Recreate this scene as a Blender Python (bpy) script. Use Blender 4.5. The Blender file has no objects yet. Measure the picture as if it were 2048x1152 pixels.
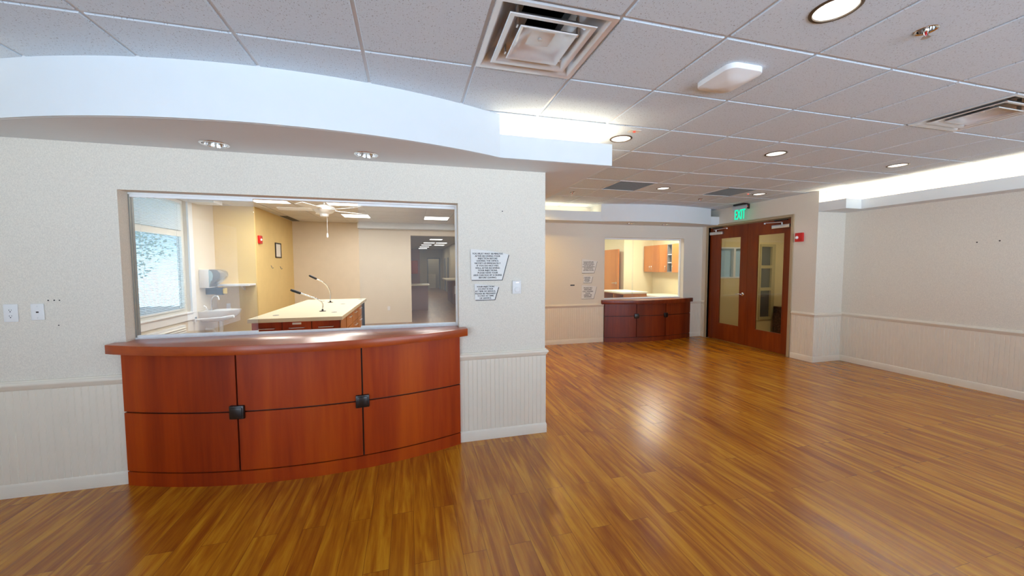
import bpy, bmesh, math, random
from mathutils import Vector, Matrix
from mathutils.geometry import tessellate_polygon
random.seed(7)
sc = bpy.context.scene
COL = sc.collection
PI = math.pi

# ------------------------------------------------------------------ materials
def lin(c):
    return tuple((x / 12.92 if x <= .04045 else ((x + .055) / 1.055) ** 2.4) for x in c)

class NT:
    def __init__(s, name):
        s.m = bpy.data.materials.new(name); s.m.use_nodes = True
        s.t = s.m.node_tree; s.t.nodes.clear()
        s.out = s.n('ShaderNodeOutputMaterial')
    def n(s, kind, **kw):
        nd = s.t.nodes.new(kind)
        for k, v in kw.items(): setattr(nd, k, v)
        return nd
    def l(s, a, b): s.t.links.new(a, b)
    def ramp(s, fac, stops, interp='LINEAR'):
        r = s.n('ShaderNodeValToRGB'); cr = r.color_ramp; cr.interpolation = interp
        while len(cr.elements) < len(stops): cr.elements.new(.5)
        for e, (p, c) in zip(cr.elements, stops):
            e.position = p; e.color = (*c, 1) if len(c) == 3 else c
        s.l(fac, r.inputs[0]); return r.outputs[0]
    def coords(s, kind='Object', scale=(1, 1, 1), loc=(0, 0, 0), rot=(0, 0, 0)):
        tc = s.n('ShaderNodeTexCoord'); mp = s.n('ShaderNodeMapping')
        mp.inputs['Scale'].default_value = scale; mp.inputs['Location'].default_value = loc
        mp.inputs['Rotation'].default_value = rot
        if kind == 'World':
            g = s.n('ShaderNodeNewGeometry'); s.l(g.outputs['Position'], mp.inputs[0])
        else:
            s.l(tc.outputs[kind], mp.inputs[0])
        return mp.outputs[0]
    def noise(s, co, scale, detail=3, rough=.5, dist=0.):
        n = s.n('ShaderNodeTexNoise'); s.l(co, n.inputs['Vector'])
        n.inputs['Scale'].default_value = scale; n.inputs['Detail'].default_value = detail
        n.inputs['Roughness'].default_value = rough; n.inputs['Distortion'].default_value = dist
        return n.outputs[0]
    def math(s, op, a, b=None):
        n = s.n('ShaderNodeMath', operation=op)
        for i, v in enumerate((a, b)):
            if v is None: continue
            if isinstance(v, (int, float)): n.inputs[i].default_value = v
            else: s.l(v, n.inputs[i])
        return n.outputs[0]
    def mix(s, fac, a, b, mode='MIX'):
        n = s.n('ShaderNodeMix', data_type='RGBA', blend_type=mode)
        for i, v in ((0, fac), (6, a), (7, b)):
            if isinstance(v, (int, float)): n.inputs[i].default_value = v
            elif isinstance(v, tuple): n.inputs[i].default_value = (*v, 1)
            else: s.l(v, n.inputs[i])
        return n.outputs[2]
    def bump(s, h, strength, dist=.002):
        b = s.n('ShaderNodeBump'); b.inputs['Strength'].default_value = strength
        b.inputs['Distance'].default_value = dist; s.l(h, b.inputs['Height']); return b.outputs[0]
    def pbsdf(s, col, rough=.5, metal=0., normal=None, spec=.5, coat=0., coat_r=.1, emit=None, es=0.):
        p = s.n('ShaderNodeBsdfPrincipled')
        def setv(k, v):
            if isinstance(v, tuple): p.inputs[k].default_value = (*v, 1)
            elif isinstance(v, (int, float)): p.inputs[k].default_value = v
            else: s.l(v, p.inputs[k])
        setv('Base Color', col); setv('Roughness', rough); setv('Metallic', metal)
        setv('Specular IOR Level', spec); setv('Coat Weight', coat); setv('Coat Roughness', coat_r)
        if normal is not None: s.l(normal, p.inputs['Normal'])
        if emit: setv('Emission Color', emit); setv('Emission Strength', es)
        s.l(p.outputs[0], s.out.inputs[0]); return s.m

def plain(name, c, rough=.5, metal=0., var=.04, scale=40., **kw):
    t = NT(name); co = t.coords('Object')
    f = t.noise(co, scale, 3)
    a = tuple(max(0, x * (1 - var)) for x in c); b = tuple(min(1, x * (1 + var)) for x in c)
    return t.pbsdf(t.ramp(f, [(.3, a), (.7, b)]), rough, metal, **kw)

def emitter(name, c, s):
    t = NT(name); e = t.n('ShaderNodeEmission'); e.inputs[0].default_value = (*c, 1); e.inputs[1].default_value = s
    t.l(e.outputs[0], t.out.inputs[0]); return t.m

def m_wallpaper(name, c):
    t = NT(name); co = t.coords('World')
    f1 = t.noise(co, 160, 2); f2 = t.noise(t.coords('World', (1, 1, .25)), 260, 2)
    f = t.math('ADD', t.math('MULTIPLY', f1, .6), t.math('MULTIPLY', f2, .4))
    col = t.ramp(f, [(.36, tuple(x * .90 for x in c)), (.64, tuple(min(1, x * 1.07) for x in c))])
    return t.pbsdf(col, .75, normal=t.bump(f, .25, .002), spec=.25)

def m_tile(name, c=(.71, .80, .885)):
    t = NT(name); co = t.coords('World')
    wob = t.n('ShaderNodeTexNoise'); wob.inputs['Scale'].default_value = 45; t.l(co, wob.inputs['Vector'])
    vm = t.n('ShaderNodeVectorMath', operation='SCALE'); t.l(wob.outputs['Color'], vm.inputs[0]); vm.inputs['Scale'].default_value = .022
    va = t.n('ShaderNodeVectorMath', operation='ADD'); t.l(co, va.inputs[0]); t.l(vm.outputs[0], va.inputs[1])
    def specks(sc_, size, keep, scl):
        mp = t.n('ShaderNodeMapping'); mp.inputs['Scale'].default_value = scl; t.l(va.outputs[0], mp.inputs[0])
        v = t.n('ShaderNodeTexVoronoi', voronoi_dimensions='2D'); v.inputs['Scale'].default_value = sc_; t.l(mp.outputs[0], v.inputs['Vector'])
        near = t.math('LESS_THAN', v.outputs['Distance'], size)
        sep = t.n('ShaderNodeSeparateColor'); t.l(v.outputs['Color'], sep.inputs[0])
        return t.math('MULTIPLY', near, t.math('LESS_THAN', sep.outputs[0], keep))
    s1 = specks(80, .145, .40, (1, .6, 1)); s2 = specks(135, .13, .35, (.7, 1, 1))
    s = t.math('MAXIMUM', s1, s2)
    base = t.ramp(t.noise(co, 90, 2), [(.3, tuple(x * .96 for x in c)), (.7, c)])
    col = t.mix(t.math('MULTIPLY', s, .48), base, (.16, .15, .15))
    return t.pbsdf(col, .9, spec=.1, normal=t.bump(t.math('SUBTRACT', 1., s), .4, .002))

def m_wood(name, dark, mid, light, grain=(26, 26, 1.6), rough=.32, coat=.35, coat_r=.18, bands=None):
    t = NT(name); co = t.coords('Object', grain)
    f = t.noise(co, 1.0, 5, .6, .4)
    g = t.noise(t.coords('Object', tuple(x * .18 for x in grain)), 1.0, 3, .5, .8)
    h = t.noise(t.coords('Object', tuple(x * 3.4 for x in grain)), 1.0, 2)
    k = t.math('ADD', t.math('MULTIPLY', g, .62), t.math('ADD', t.math('MULTIPLY', f, .28), t.math('MULTIPLY', h, .10)))
    col = t.ramp(k, [(.33, dark), (.5, mid), (.67, light)])
    return t.pbsdf(col, rough, coat=coat, coat_r=coat_r, spec=.28)

def m_floor(name, dark, mid, light, rough=.26, pw=.128, pl=1.21):
    t = NT(name)
    g = t.n('ShaderNodeNewGeometry'); sp = t.n('ShaderNodeSeparateXYZ'); t.l(g.outputs['Position'], sp.inputs[0])
    cb = t.n('ShaderNodeCombineXYZ'); t.l(sp.outputs[1], cb.inputs[0]); t.l(sp.outputs[0], cb.inputs[1])
    br = t.n('ShaderNodeTexBrick'); t.l(cb.outputs[0], br.inputs['Vector'])
    br.offset = .37; br.offset_frequency = 2; br.squash = 1.
    for k, v in (('Scale', 1.), ('Mortar Size', .0011), ('Mortar Smooth', .2), ('Bias', 0.), ('Brick Width', pl), ('Row Height', pw)):
        br.inputs[k].default_value = v
    br.inputs['Color1'].default_value = (0, 0, 0, 1); br.inputs['Color2'].default_value = (1, 1, 1, 1); br.inputs['Mortar'].default_value = (.5, .5, .5, 1)
    sc_ = t.n('ShaderNodeSeparateColor'); t.l(br.outputs['Color'], sc_.inputs[0])
    # each plank shifts the grain
    off = t.n('ShaderNodeCombineXYZ'); t.l(t.math('MULTIPLY', sc_.outputs[0], 37.), off.inputs[0]); t.l(t.math('MULTIPLY', sc_.outputs[0], 91.), off.inputs[2])
    def grain(sx, sy, det, ds):
        mp = t.n('ShaderNodeMapping'); mp.inputs['Scale'].default_value = (sx, sy, 1); t.l(g.outputs['Position'], mp.inputs[0])
        ad = t.n('ShaderNodeVectorMath', operation='ADD'); t.l(mp.outputs[0], ad.inputs[0]); t.l(off.outputs[0], ad.inputs[1])
        return t.noise(ad.outputs[0], 1., det, .55, ds)
    a = grain(11, .95, 4, 1.4); b = grain(38, 1.8, 3, .6); c = grain(110, 7, 2, 0)
    k = t.math('ADD', t.math('MULTIPLY', a, .62), t.math('ADD', t.math('MULTIPLY', b, .26), t.math('MULTIPLY', c, .12)))
    k = t.math('ADD', k, t.math('MULTIPLY', t.math('SUBTRACT', sc_.outputs[0], .5), .055))
    col = t.ramp(k, [(.36, dark), (.455, tuple((x + y) / 2 for x, y in zip(dark, mid))), (.52, mid), (.63, light)])
    col = t.mix(br.outputs['Fac'], col, tuple(x * .55 for x in dark))
    rg = t.math('ADD', rough, t.math('MULTIPLY', k, .06))
    return t.pbsdf(col, rg, spec=.8, normal=t.bump(t.math('MULTIPLY', br.outputs['Fac'], -1.), .5, .0008))

def m_glass(name, haze=.0, tint=(.97, .99, 1.), refl=1.):
    t = NT(name)
    tr = t.n('ShaderNodeBsdfTransparent'); tr.inputs[0].default_value = (*tint, 1)
    gl = t.n('ShaderNodeBsdfGlossy'); gl.inputs['Roughness'].default_value = .0; gl.inputs[0].default_value = (.95, .97, 1, 1)
    lw = t.n('ShaderNodeLayerWeight'); lw.inputs[0].default_value = .5
    fr = t.math('ADD', .04, t.math('MULTIPLY', .9, t.math('POWER', lw.outputs['Facing'], 5.)))
    m1 = t.n('ShaderNodeMixShader'); t.l(t.math('MULTIPLY', fr, refl), m1.inputs[0]); t.l(tr.outputs[0], m1.inputs[1]); t.l(gl.outputs[0], m1.inputs[2])
    df = t.n('ShaderNodeBsdfDiffuse'); df.inputs[0].default_value = (.85, .88, .9, 1)
    m2 = t.n('ShaderNodeMixShader'); m2.inputs[0].default_value = haze; t.l(m1.outputs[0], m2.inputs[1]); t.l(df.outputs[0], m2.inputs[2])
    t.l(m2.outputs[0], t.out.inputs[0]); return t.m

M = {}
M['paper'] = m_wallpaper('wallpaper', (.785, .735, .64))
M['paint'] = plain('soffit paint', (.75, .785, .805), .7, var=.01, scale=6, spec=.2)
M['paint_y'] = plain('yellow office paint', (.78, .59, .27), .65, var=.02, scale=5, spec=.2)
M['paint_b'] = plain('beige office paint', (.78, .69, .55), .65, var=.02, scale=5, spec=.2)
M['paint_c'] = plain('cream office paint', (.86, .79, .55), .65, var=.02, scale=5, spec=.2)
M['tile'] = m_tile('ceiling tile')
M['grid'] = plain('ceiling grid enamel', (.70, .71, .72), .4, var=.01)
M['trim'] = plain('cream trim enamel', (.82, .755, .64), .38, var=.015, scale=8)
M['white'] = plain('white plastic', (.84, .84, .83), .55, var=.01)
M['white2'] = plain('ivory plastic', (.82, .80, .74), .4, var=.01)
M['ceramic'] = plain('white ceramic', (.87, .87, .85), .12, var=.01, coat=.5)
M['black'] = plain('black plastic', (.012, .011, .011), .4, var=.1)
M['dark'] = plain('dark cavity', (.008, .009, .012), .8, var=.1)
M['chrome'] = plain('chrome', (.78, .78, .78), .12, 1., var=.01)
M['alu'] = plain('brushed aluminium', (.72, .73, .74), .32, 1., var=.03)
M['alu_w'] = plain('pale anodised track', (.88, .90, .90), .35, .0, var=.02)
M['alu_g'] = plain('grey anodised track', (.34, .35, .33), .4, .6, var=.03)
M['vent'] = plain('glossy enamelled steel', (.80, .83, .86), .24, .4, var=.015)
M['bronze'] = plain('dark bronze ring', (.10, .07, .045), .4, .3, var=.05)
M['grille'] = plain('grey perforated steel', (.24, .24, .235), .6, .2, var=.2, scale=220)
M['frame_b'] = plain('beige steel door frame', (.43, .33, .20), .4, var=.02)
M['cherry'] = m_wood('cherry veneer', (.17, .011, .001), (.36, .039, .001), (.52, .085, .002), grain=(11, 11, .7), rough=.42, coat=.08)
M['cherry_top'] = m_wood('cherry counter veneer', (.26, .032, .003), (.40, .062, .005), (.50, .095, .008), grain=(1.3, 16, 16), rough=.3, coat=.5, coat_r=.24)
M['cherry_d'] = m_wood('dark cherry veneer', (.10, .012, .003), (.17, .022, .004), (.25, .04, .007), rough=.32, coat=.3)
M['door_w'] = m_wood('door cherry veneer', (.12, .017, .002), (.20, .033, .003), (.28, .055, .006), grain=(16, 16, 1.1), rough=.36, coat=.12)
M['maple'] = m_wood('orange maple veneer', (.40, .13, .03), (.52, .19, .045), (.62, .26, .07), grain=(18, 18, 1.3), rough=.4, coat=.15)
M['groove'] = plain('black groove laminate', (.010, .006, .005), .45, var=.1)
M['knob'] = plain('black brown square block', (.012, .006, .005), .3, var=.2, coat=.15)
M['floor'] = m_floor('honey wood plank floor', (.28, .070, .003), (.47, .170, .006), (.60, .265, .012), rough=.215)
M['floor2'] = m_floor('worn brown plank floor', (.17, .075, .025), (.27, .14, .05), (.36, .20, .085), rough=.3)
M['carpet'] = plain('grey carpet', (.28, .26, .24), .95, var=.2, scale=300)
M['stone'] = plain('beige vestibule tile', (.42, .36, .24), .5, var=.15, scale=12)
M['laminate'] = plain('cream laminate counter', (.80, .73, .54), .35, var=.03, scale=200)
M['laminate_w'] = plain('white laminate counter', (.86, .82, .68), .35, var=.02, scale=200)
M['signplate'] = plain('silver grey sign plate', (.80, .785, .75), .45, .0, var=.03, scale=90)
M['ink'] = plain('black ink', (.015, .013, .012), .6, var=.1)
M['red'] = plain('red alarm plastic', (.60, .016, .014), .35, var=.03)
M['lens'] = plain('clear white lens', (.85, .85, .85), .12, var=.01, coat=.6)
M['smoke'] = plain('smoky translucent plastic', (.20, .19, .18), .15, var=.05, coat=.6)
M['smoke_b'] = plain('blue grey clear plastic', (.42, .56, .60), .18, var=.05, coat=.6)
M['yellow'] = plain('yellow plastic', (.75, .52, .06), .4, var=.02)
M['glass'] = m_glass('window glass', .0, refl=.8)
M['tinted'] = m_glass('tinted exterior glass', .0, (.42, .48, .49))
M['pane'] = m_glass('hazy sliding glass', .055, refl=.2)
M['doorglass'] = m_glass('door glass', .0, (.9, .92, .88), 1.2)
M['lampglow'] = emitter('lamp glow', (1., .93, .80), 9.)
M['troffer'] = emitter('troffer glow', (1., .95, .86), 5.)
M['exit_g'] = emitter('green exit glow', (.0, .85, .42), 1.5)
M['led'] = emitter('red indicator', (1., .10, .06), 1.6)
M['acrylic'] = m_glass('clear acrylic', .05, (.88, .97, .93))
M['slat'] = plain('white blind slat', (.80, .82, .82), .4, var=.01)
M['leaf'] = plain('tree leaf', (.52, .64, .56), .6, var=.3, scale=3)
_t = NT('translucent leaf'); _d = _t.n('ShaderNodeBsdfDiffuse'); _d.inputs[0].default_value = (.46, .60, .50, 1)
_r = _t.n('ShaderNodeBsdfTranslucent'); _r.inputs[0].default_value = (.46, .62, .50, 1)
_x = _t.n('ShaderNodeMixShader'); _t.l(_d.outputs[0], _x.inputs[1]); _t.l(_r.outputs[0], _x.inputs[2]); _t.l(_x.outputs[0], _t.out.inputs[0]); M['leaf'] = _t.m
M['bark'] = plain('tree bark', (.18, .12, .08), .9, var=.3)
M['ground'] = plain('pale paving', (.55, .54, .50), .9, var=.1, scale=2)
M['marble'] = plain('dark mottled stone', (.05, .025, .016), .25, var=.8, scale=25)
M['mauve'] = plain('mauve partition fabric', (.36, .22, .20), .9, var=.08)
M['darkglass'] = plain('dark reflective glass', (.06, .065, .05), .08, var=.1)
M['frame_y'] = plain('tan storefront frame', (.52, .40, .16), .45, var=.03)
M['hallwall'] = plain('grey green hall paint', (.50, .44, .32), .7, var=.02, scale=5)
M['reflect_b'] = plain('pale blue painted reflection', (.42, .62, .74), .7, var=.02)  # reflected blue put into the base colour

# ------------------------------------------------------------------ mesh builder (world coordinates)
class MB:
    def __init__(s): s.v = []; s.f = []; s.mi = []; s.cur = 0
    def add(s, vs, fs):
        b = len(s.v); s.v += [tuple(v) for v in vs]
        for f in fs: s.f.append(tuple(i + b for i in f)); s.mi.append(s.cur)
        return s
    def box(s, x0, y0, z0, x1, y1, z1, bev=0.):
        x0, x1 = min(x0, x1), max(x0, x1); y0, y1 = min(y0, y1), max(y0, y1); z0, z1 = min(z0, z1), max(z0, z1)
        if bev <= 0:
            return s.add([(x0, y0, z0), (x1, y0, z0), (x1, y1, z0), (x0, y1, z0), (x0, y0, z1), (x1, y0, z1), (x1, y1, z1), (x0, y1, z1)],
                         [(3, 2, 1, 0), (4, 5, 6, 7), (0, 1, 5, 4), (1, 2, 6, 5), (2, 3, 7, 6), (3, 0, 4, 7)])
        bm = bmesh.new(); bmesh.ops.create_cube(bm, size=1)
        for v in bm.verts: v.co = Vector(((x0 + x1) / 2 + v.co.x * (x1 - x0), (y0 + y1) / 2 + v.co.y * (y1 - y0), (z0 + z1) / 2 + v.co.z * (z1 - z0)))
        bmesh.ops.bevel(bm, geom=bm.edges[:], offset=bev, segments=2, affect='EDGES', profile=.5)
        return s.bm(bm)
    def bm(s, bm, mat=None):
        if mat is not None: bm.transform(mat)
        bm.verts.index_update(); vs = [v.co[:] for v in bm.verts]; fs = [tuple(v.index for v in f.verts) for f in bm.faces]
        bm.free(); return s.add(vs, fs)
    def obox(s, c, size, rot=None, bev=0.):
        b = MB(); h = [x / 2 for x in size]; b.box(-h[0], -h[1], -h[2], h[0], h[1], h[2], bev)
        R = rot if rot is not None else Matrix.Identity(3)
        return s.add([R @ Vector(v) + Vector(c) for v in b.v], b.f)
    def prism(s, pts, a0, a1, axis='z', bev=0.):
        """extrude polygon pts (2-D) along axis from a0 to a1; 2-D order: z:(x,y) y:(x,z) x:(y,z)"""
        def P(p, a): return {'z': (p[0], p[1], a), 'y': (p[0], a, p[1]), 'x': (a, p[0], p[1])}[axis]
        n = len(pts); bm = bmesh.new()
        lo = [bm.verts.new(P(p, a0)) for p in pts]; hi = [bm.verts.new(P(p, a1)) for p in pts]
        bm.faces.new(lo); bm.faces.new(hi[::-1])
        for i in range(n): bm.faces.new((lo[i], hi[i], hi[(i + 1) % n], lo[(i + 1) % n]))
        bmesh.ops.recalc_face_normals(bm, faces=bm.faces)
        if bev > 0:
            ed = [e for e in bm.edges if len(e.link_faces) == 2 and e.calc_face_angle(0) > .6]
            bmesh.ops.bevel(bm, geom=ed, offset=bev, segments=2, affect='EDGES', profile=.5)
        return s.bm(bm)
    def lathe(s, prof, c=(0, 0, 0), seg=24, rot=None, closed=False, caps=True):
        R = rot if rot is not None else Matrix.Identity(3); vs = []; fs = []; n = len(prof)
        for (r, z) in prof:
            for k in range(seg):
                a = 2 * PI * k / seg; vs.append(R @ Vector((r * math.cos(a), r * math.sin(a), z)) + Vector(c))
        for i in range(n - 1 + (1 if closed else 0)):
            j = (i + 1) % n
            for k in range(seg):
                k2 = (k + 1) % seg; fs.append((i * seg + k, i * seg + k2, j * seg + k2, j * seg + k))
        if not closed and caps:
            if prof[0][0] > 1e-6: fs.append(tuple(range(seg))[::-1])
            if prof[-1][0] > 1e-6: fs.append(tuple((n - 1) * seg + k for k in range(seg)))
        return s.add(vs, fs)
    def tube(s, path, r, seg=10, cap=True):
        path = [Vector(p) for p in path]; rs = r if isinstance(r, (list, tuple)) else [r] * len(path)
        vs = []; fs = []; up = None
        for i, p in enumerate(path):
            d = (path[min(i + 1, len(path) - 1)] - path[max(i - 1, 0)]).normalized()
            if up is None:
                up = Vector((0, 0, 1)) if abs(d.z) < .9 else Vector((1, 0, 0))
            a = d.cross(up).normalized(); b = a.cross(d).normalized(); up = b
            for k in range(seg):
                t = 2 * PI * k / seg; vs.append(p + (a * math.cos(t) + b * math.sin(t)) * rs[i])
        for i in range(len(path) - 1):
            for k in range(seg):
                k2 = (k + 1) % seg; fs.append((i * seg + k, i * seg + k2, (i + 1) * seg + k2, (i + 1) * seg + k))
        if cap: fs.append(tuple(range(seg))[::-1]); fs.append(tuple((len(path) - 1) * seg + k for k in range(seg)))
        return s.add(vs, fs)
    def sweep(s, path, prof, caps=True):
        """sweep profile [(out, z)] along a 2-D path; out = to the LEFT of travel; mitred corners"""
        n = len(path); P = [Vector(p) for p in path]; nrm = []
        for i in range(n - 1):
            d = (P[i + 1] - P[i]).normalized(); nrm.append(Vector((-d.y, d.x)))
        offs = []
        for i in range(n):
            if i == 0: offs.append(nrm[0])
            elif i == n - 1: offs.append(nrm[-1])
            else:
                a, b = nrm[i - 1], nrm[i]; m = (a + b); m = m / max(m.dot(a), 1e-6); offs.append(m)
        k = len(prof); vs = []; fs = []
        for i in range(n):
            for (o, z) in prof: q = P[i] + offs[i] * o; vs.append((q.x, q.y, z))
        for i in range(n - 1):
            for j in range(k - 1):
                fs.append((i * k + j, (i + 1) * k + j, (i + 1) * k + j + 1, i * k + j + 1))
        if caps: fs.append(tuple(range(k))); fs.append(tuple((n - 1) * k + j for j in range(k))[::-1])
        return s.add(vs, fs)
    def holed(s, outer, holes, z, flip=False):
        polys = [[Vector((x, y, 0)) for x, y in outer]] + [[Vector((x, y, 0)) for x, y in h] for h in holes]
        tris = tessellate_polygon(polys); flat = [p for pl in polys for p in pl]
        vs = [(p.x, p.y, z) for p in flat]; out = []
        for t in tris:
            a, b, c = (flat[i] for i in t); cr = (b - a).cross(c - a).z
            up = cr > 0
            out.append(tuple(t) if up != (not flip) else tuple(t)[::-1])
        return s.add(vs, out)

LOC = {}
def tag(o, label=None, cat=None, group=None, kind=None):
    if label: o['label'] = label
    if cat: o['category'] = cat
    if group: o['group'] = group
    if kind: o['kind'] = kind
    return o
def thing(name, label, cat, loc, group=None, kind=None):
    o = bpy.data.objects.new(name, None); COL.objects.link(o); o.location = loc; o.empty_display_size = .05
    LOC[o.name] = Vector(loc); return tag(o, label, cat, group, kind)
def obj(name, mb, mat, parent=None, smooth=None, loc=None, mats=None):
    me = bpy.data.meshes.new(name)
    if parent is not None: base = LOC[parent.name]
    elif loc is not None: base = Vector(loc)
    else: base = Vector((0, 0, 0))
    me.from_pydata([tuple(Vector(v) - base) for v in mb.v], [], mb.f)
    ms = mats if mats else [mat]
    for m in ms: me.materials.append(m)
    if mats:
        for p, i in zip(me.polygons, mb.mi): p.material_index = i
    bm = bmesh.new(); bm.from_mesh(me); bmesh.ops.recalc_face_normals(bm, faces=bm.faces); bm.to_mesh(me); bm.free()
    if smooth is not None:
        for p in me.polygons: p.use_smooth = True
        me.set_sharp_from_angle(angle=math.radians(smooth))
    o = bpy.data.objects.new(name, me); COL.objects.link(o)
    if parent is not None: o.parent = parent
    else: o.location = base
    LOC[o.name] = base; return o
def solo(name, mb, mat, label, cat, loc=None, group=None, smooth=None, kind=None):
    return tag(obj(name, mb, mat, None, smooth, loc), label, cat, group, kind)
def struct(name, mb, mat, label, cat, parent=None, smooth=None, mats=None, loc=None):
    o = obj(name, mb, mat, parent, smooth, loc, mats)
    return tag(o, label, cat, None, 'structure')
def dup(root, loc, label=None):
    r = root.copy(); COL.objects.link(r); r.location = loc; LOC[r.name] = Vector(loc)
    if label: r['label'] = label
    for ch in [c for c in bpy.data.objects if c.parent == root]:
        c = ch.copy(); COL.objects.link(c); c.parent = r
        for g in [g for g in bpy.data.objects if g.parent == ch]:
            d = g.copy(); COL.objects.link(d); d.parent = c
    return r
def text(name, lines, size, loc, rot, mat, parent=None, align='CENTER', extrude=.0006, bold=.0, space=1.0, sx=1.):
    cu = bpy.data.curves.new(name, 'FONT'); cu.body = lines; cu.size = size; cu.align_x = align; cu.align_y = 'CENTER'
    cu.extrude = extrude; cu.space_line = space
    tmp = bpy.data.objects.new(name + '_curve', cu)
    me = bpy.data.meshes.new_from_object(tmp); me.name = name; bpy.data.objects.remove(tmp); me.materials.clear(); me.materials.append(mat)
    if bold:
        bm = bmesh.new(); bm.from_mesh(me); n0 = bm.verts[:]; dp = bmesh.ops.duplicate(bm, geom=bm.verts[:] + bm.edges[:] + bm.faces[:])
        for v in n0: v.co.x -= bold
        for v in dp['geom']:
            if isinstance(v, bmesh.types.BMVert): v.co.x += bold; v.co.z += .00006
        bm.to_mesh(me); bm.free()
    o = bpy.data.objects.new(name, me); COL.objects.link(o)
    o.rotation_euler = rot; o.scale = (sx, 1, 1)
    if parent is not None: o.parent = parent; o.location = Vector(loc) - LOC[parent.name]
    else: o.location = loc
    return o
def circle(cx, cy, r, n=32): return [(cx + r * math.cos(2 * PI * k / n), cy + r * math.sin(2 * PI * k / n)) for k in range(n)]

# ------------------------------------------------------------------ dimensions
YF, XB = 3.296, 1.21           # face and outer corner of the reception wall
YR = 7.0                       # far wall
XD, XR, YP = 6.25, 6.84, 4.56  # entrance wall, long wall, pilaster face
XL, YB = -3.6, -3.4
BW = [(-3.3, -1.35, .30, 2.55), (1.55, 4.15, .30, 2.55), (4.4, 6.55, .30, 2.55)]
ZC, ZS = 2.735, 2.41           # ceiling tile face, soffit underside
T = .6096; GX, GY = .3844, 2.2688

# ------------------------------------------------------------------ floors
struct('floor', MB().box(XL - .14, YB - .14, -.1, 6.98, YR + .14, 0), M['floor'], 'honey brown wood plank floor of the empty waiting room', 'floor')
struct('floor', MB().box(XL - .14, YR + .14, -.1, 2.38, 28.4, 0), M['floor2'], 'dull brown floor running down the corridor beyond the glass', 'floor')
struct('floor', MB().box(2.38, YR + .14, -.1, 9.3, 13, 0), M['carpet'], 'grey floor of the office behind the far counter window', 'floor')
struct('floor', MB().box(6.98, 4.3, -.1, 9.6, YR + .14, 0), M['stone'], 'tan floor of the vestibule beyond the double doors', 'floor')
struct('ground', MB().box(-14, 8.5, -.3, -5.2, 20, -.15), M['ground'], 'pale paving outside the window', 'ground')

# ------------------------------------------------------------------ walls
def wall_open_y(y0, y1, xa, xb, z1, ops):
    """wall in the x direction with rectangular openings [(x0,x1,z0,z1)]"""
    mb = MB(); x = xa
    for (a, b, c, d) in sorted(ops):
        if a > x: mb.box(x, y0, 0, a, y1, z1)
        if c > 0: mb.box(a, y0, 0, b, y1, c)
        if d < z1: mb.box(a, y0, d, b, y1, z1)
        x = b
    if x < xb: mb.box(x, y0, 0, xb, y1, z1)
    return mb
def wall_open_x(x0, x1, ya, yb, z1, ops):
    mb = MB(); y = ya
    for (a, b, c, d) in sorted(ops):
        if a > y: mb.box(x0, y, 0, x1, a, z1)
        if c > 0: mb.box(x0, a, 0, x1, b, c)
        if d < z1: mb.box(x0, a, d, x1, b, z1)
        y = b
    if y < yb: mb.box(x0, y, 0, x1, yb, z1)
    return mb
WZ = 2.80
W1 = (-1.955, .413, .93, 2.103)     # near counter window
W2 = (3.86, 5.77, .78, 2.15)     # far counter window
wf = struct('wall_front', wall_open_y(YF, YF + .16, XL, XB, WZ, [W1]), M['paper'], 'pale papered wall around the near counter window', 'wall')
struct('wall_corridor', MB().box(XB - .14, YF + .16, 0, XB, YR, WZ), M['paper'], 'papered side of the near reception block', 'wall')
wfar = struct('wall_far', wall_open_y(YR, YR + .14, XB - .14, XD + .14, WZ, [W2]), M['paper'], 'papered wall around the far counter window', 'wall')
DO = (4.985, 6.825, 0, 2.39)
went = struct('wall_entrance', wall_open_x(XD, XD + .14, YP, YR, WZ, [DO]), M['paper'], 'papered wall holding the wooden double doors', 'wall')
struct('wall_pilaster', MB().box(XD + .14, YP, 0, XR + .14, YP + .14, WZ), M['paper'], 'short papered return wall beside the double doors', 'wall')
wr = struct('wall_right', MB().box(XR, YB - .14, 0, XR + .14, YP, WZ), M['paper'], 'long blank papered wall under the lit cove', 'wall')
struct('wall_back', wall_open_y(YB - .14, YB, XL - .14, XR, WZ, BW), M['paper'], 'wall behind the viewpoint', 'wall')
LW = [(-3.1, -.7, .30, 2.5)]
WO = (5.0, 7.62, .80, 2.66)
struct('wall_left', wall_open_x(XL - .14, XL, YB, YF + .07, WZ, LW), M['paper'], 'window wall of the waiting room', 'wall')
struct('wall_left', wall_open_x(XL - .14, XL, YF + .07, 8.54, WZ, [WO]), M['paint_b'], 'office window wall with the sink on it', 'wall')
# office behind the near window
struct('wall_office', MB().box(XL, 8.54, 0, -2.9, 8.68, WZ).box(-3.04, 8.68, 0, -2.9, 11.0, WZ), M['paint_y'], 'mustard office wall with red alarm and small frame', 'wall')
struct('wall_office', MB().box(-3.04, 11.0, 0, .05, 11.14, WZ), M['paint_b'], 'beige office wall behind the island counter', 'wall')
struct('wall_hall', wall_open_x(2.24, 2.38, YR + .14, 27.0, WZ, []), M['hallwall'], 'corridor side wall with dark door', 'wall')
struct('wall_hall', MB().box(-.09, 11.14, 0, .05, 12.2, WZ).box(-1.14, 12.2, 0, .05, 12.34, WZ).box(-1.14, 12.34, 0, -1, 27, WZ), M['hallwall'], 'corridor side wall beyond the beige office wall', 'wall')
struct('wall_hall', wall_open_y(27.0, 27.14, -1.14, 2.38, WZ, [(1.27, 2.02, 0, 2.10)]), M['hallwall'], 'wall at the end of the corridor', 'wall')
struct('wall_hall', MB().box(.4, 28.3, 0, 2.6, 28.4, WZ).box(1.0, 27.14, 0, 1.1, 28.3, WZ).box(2.2, 27.14, 0, 2.3, 28.3, WZ), M['hallwall'], 'small room past the corridor end doorway', 'wall')
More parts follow.
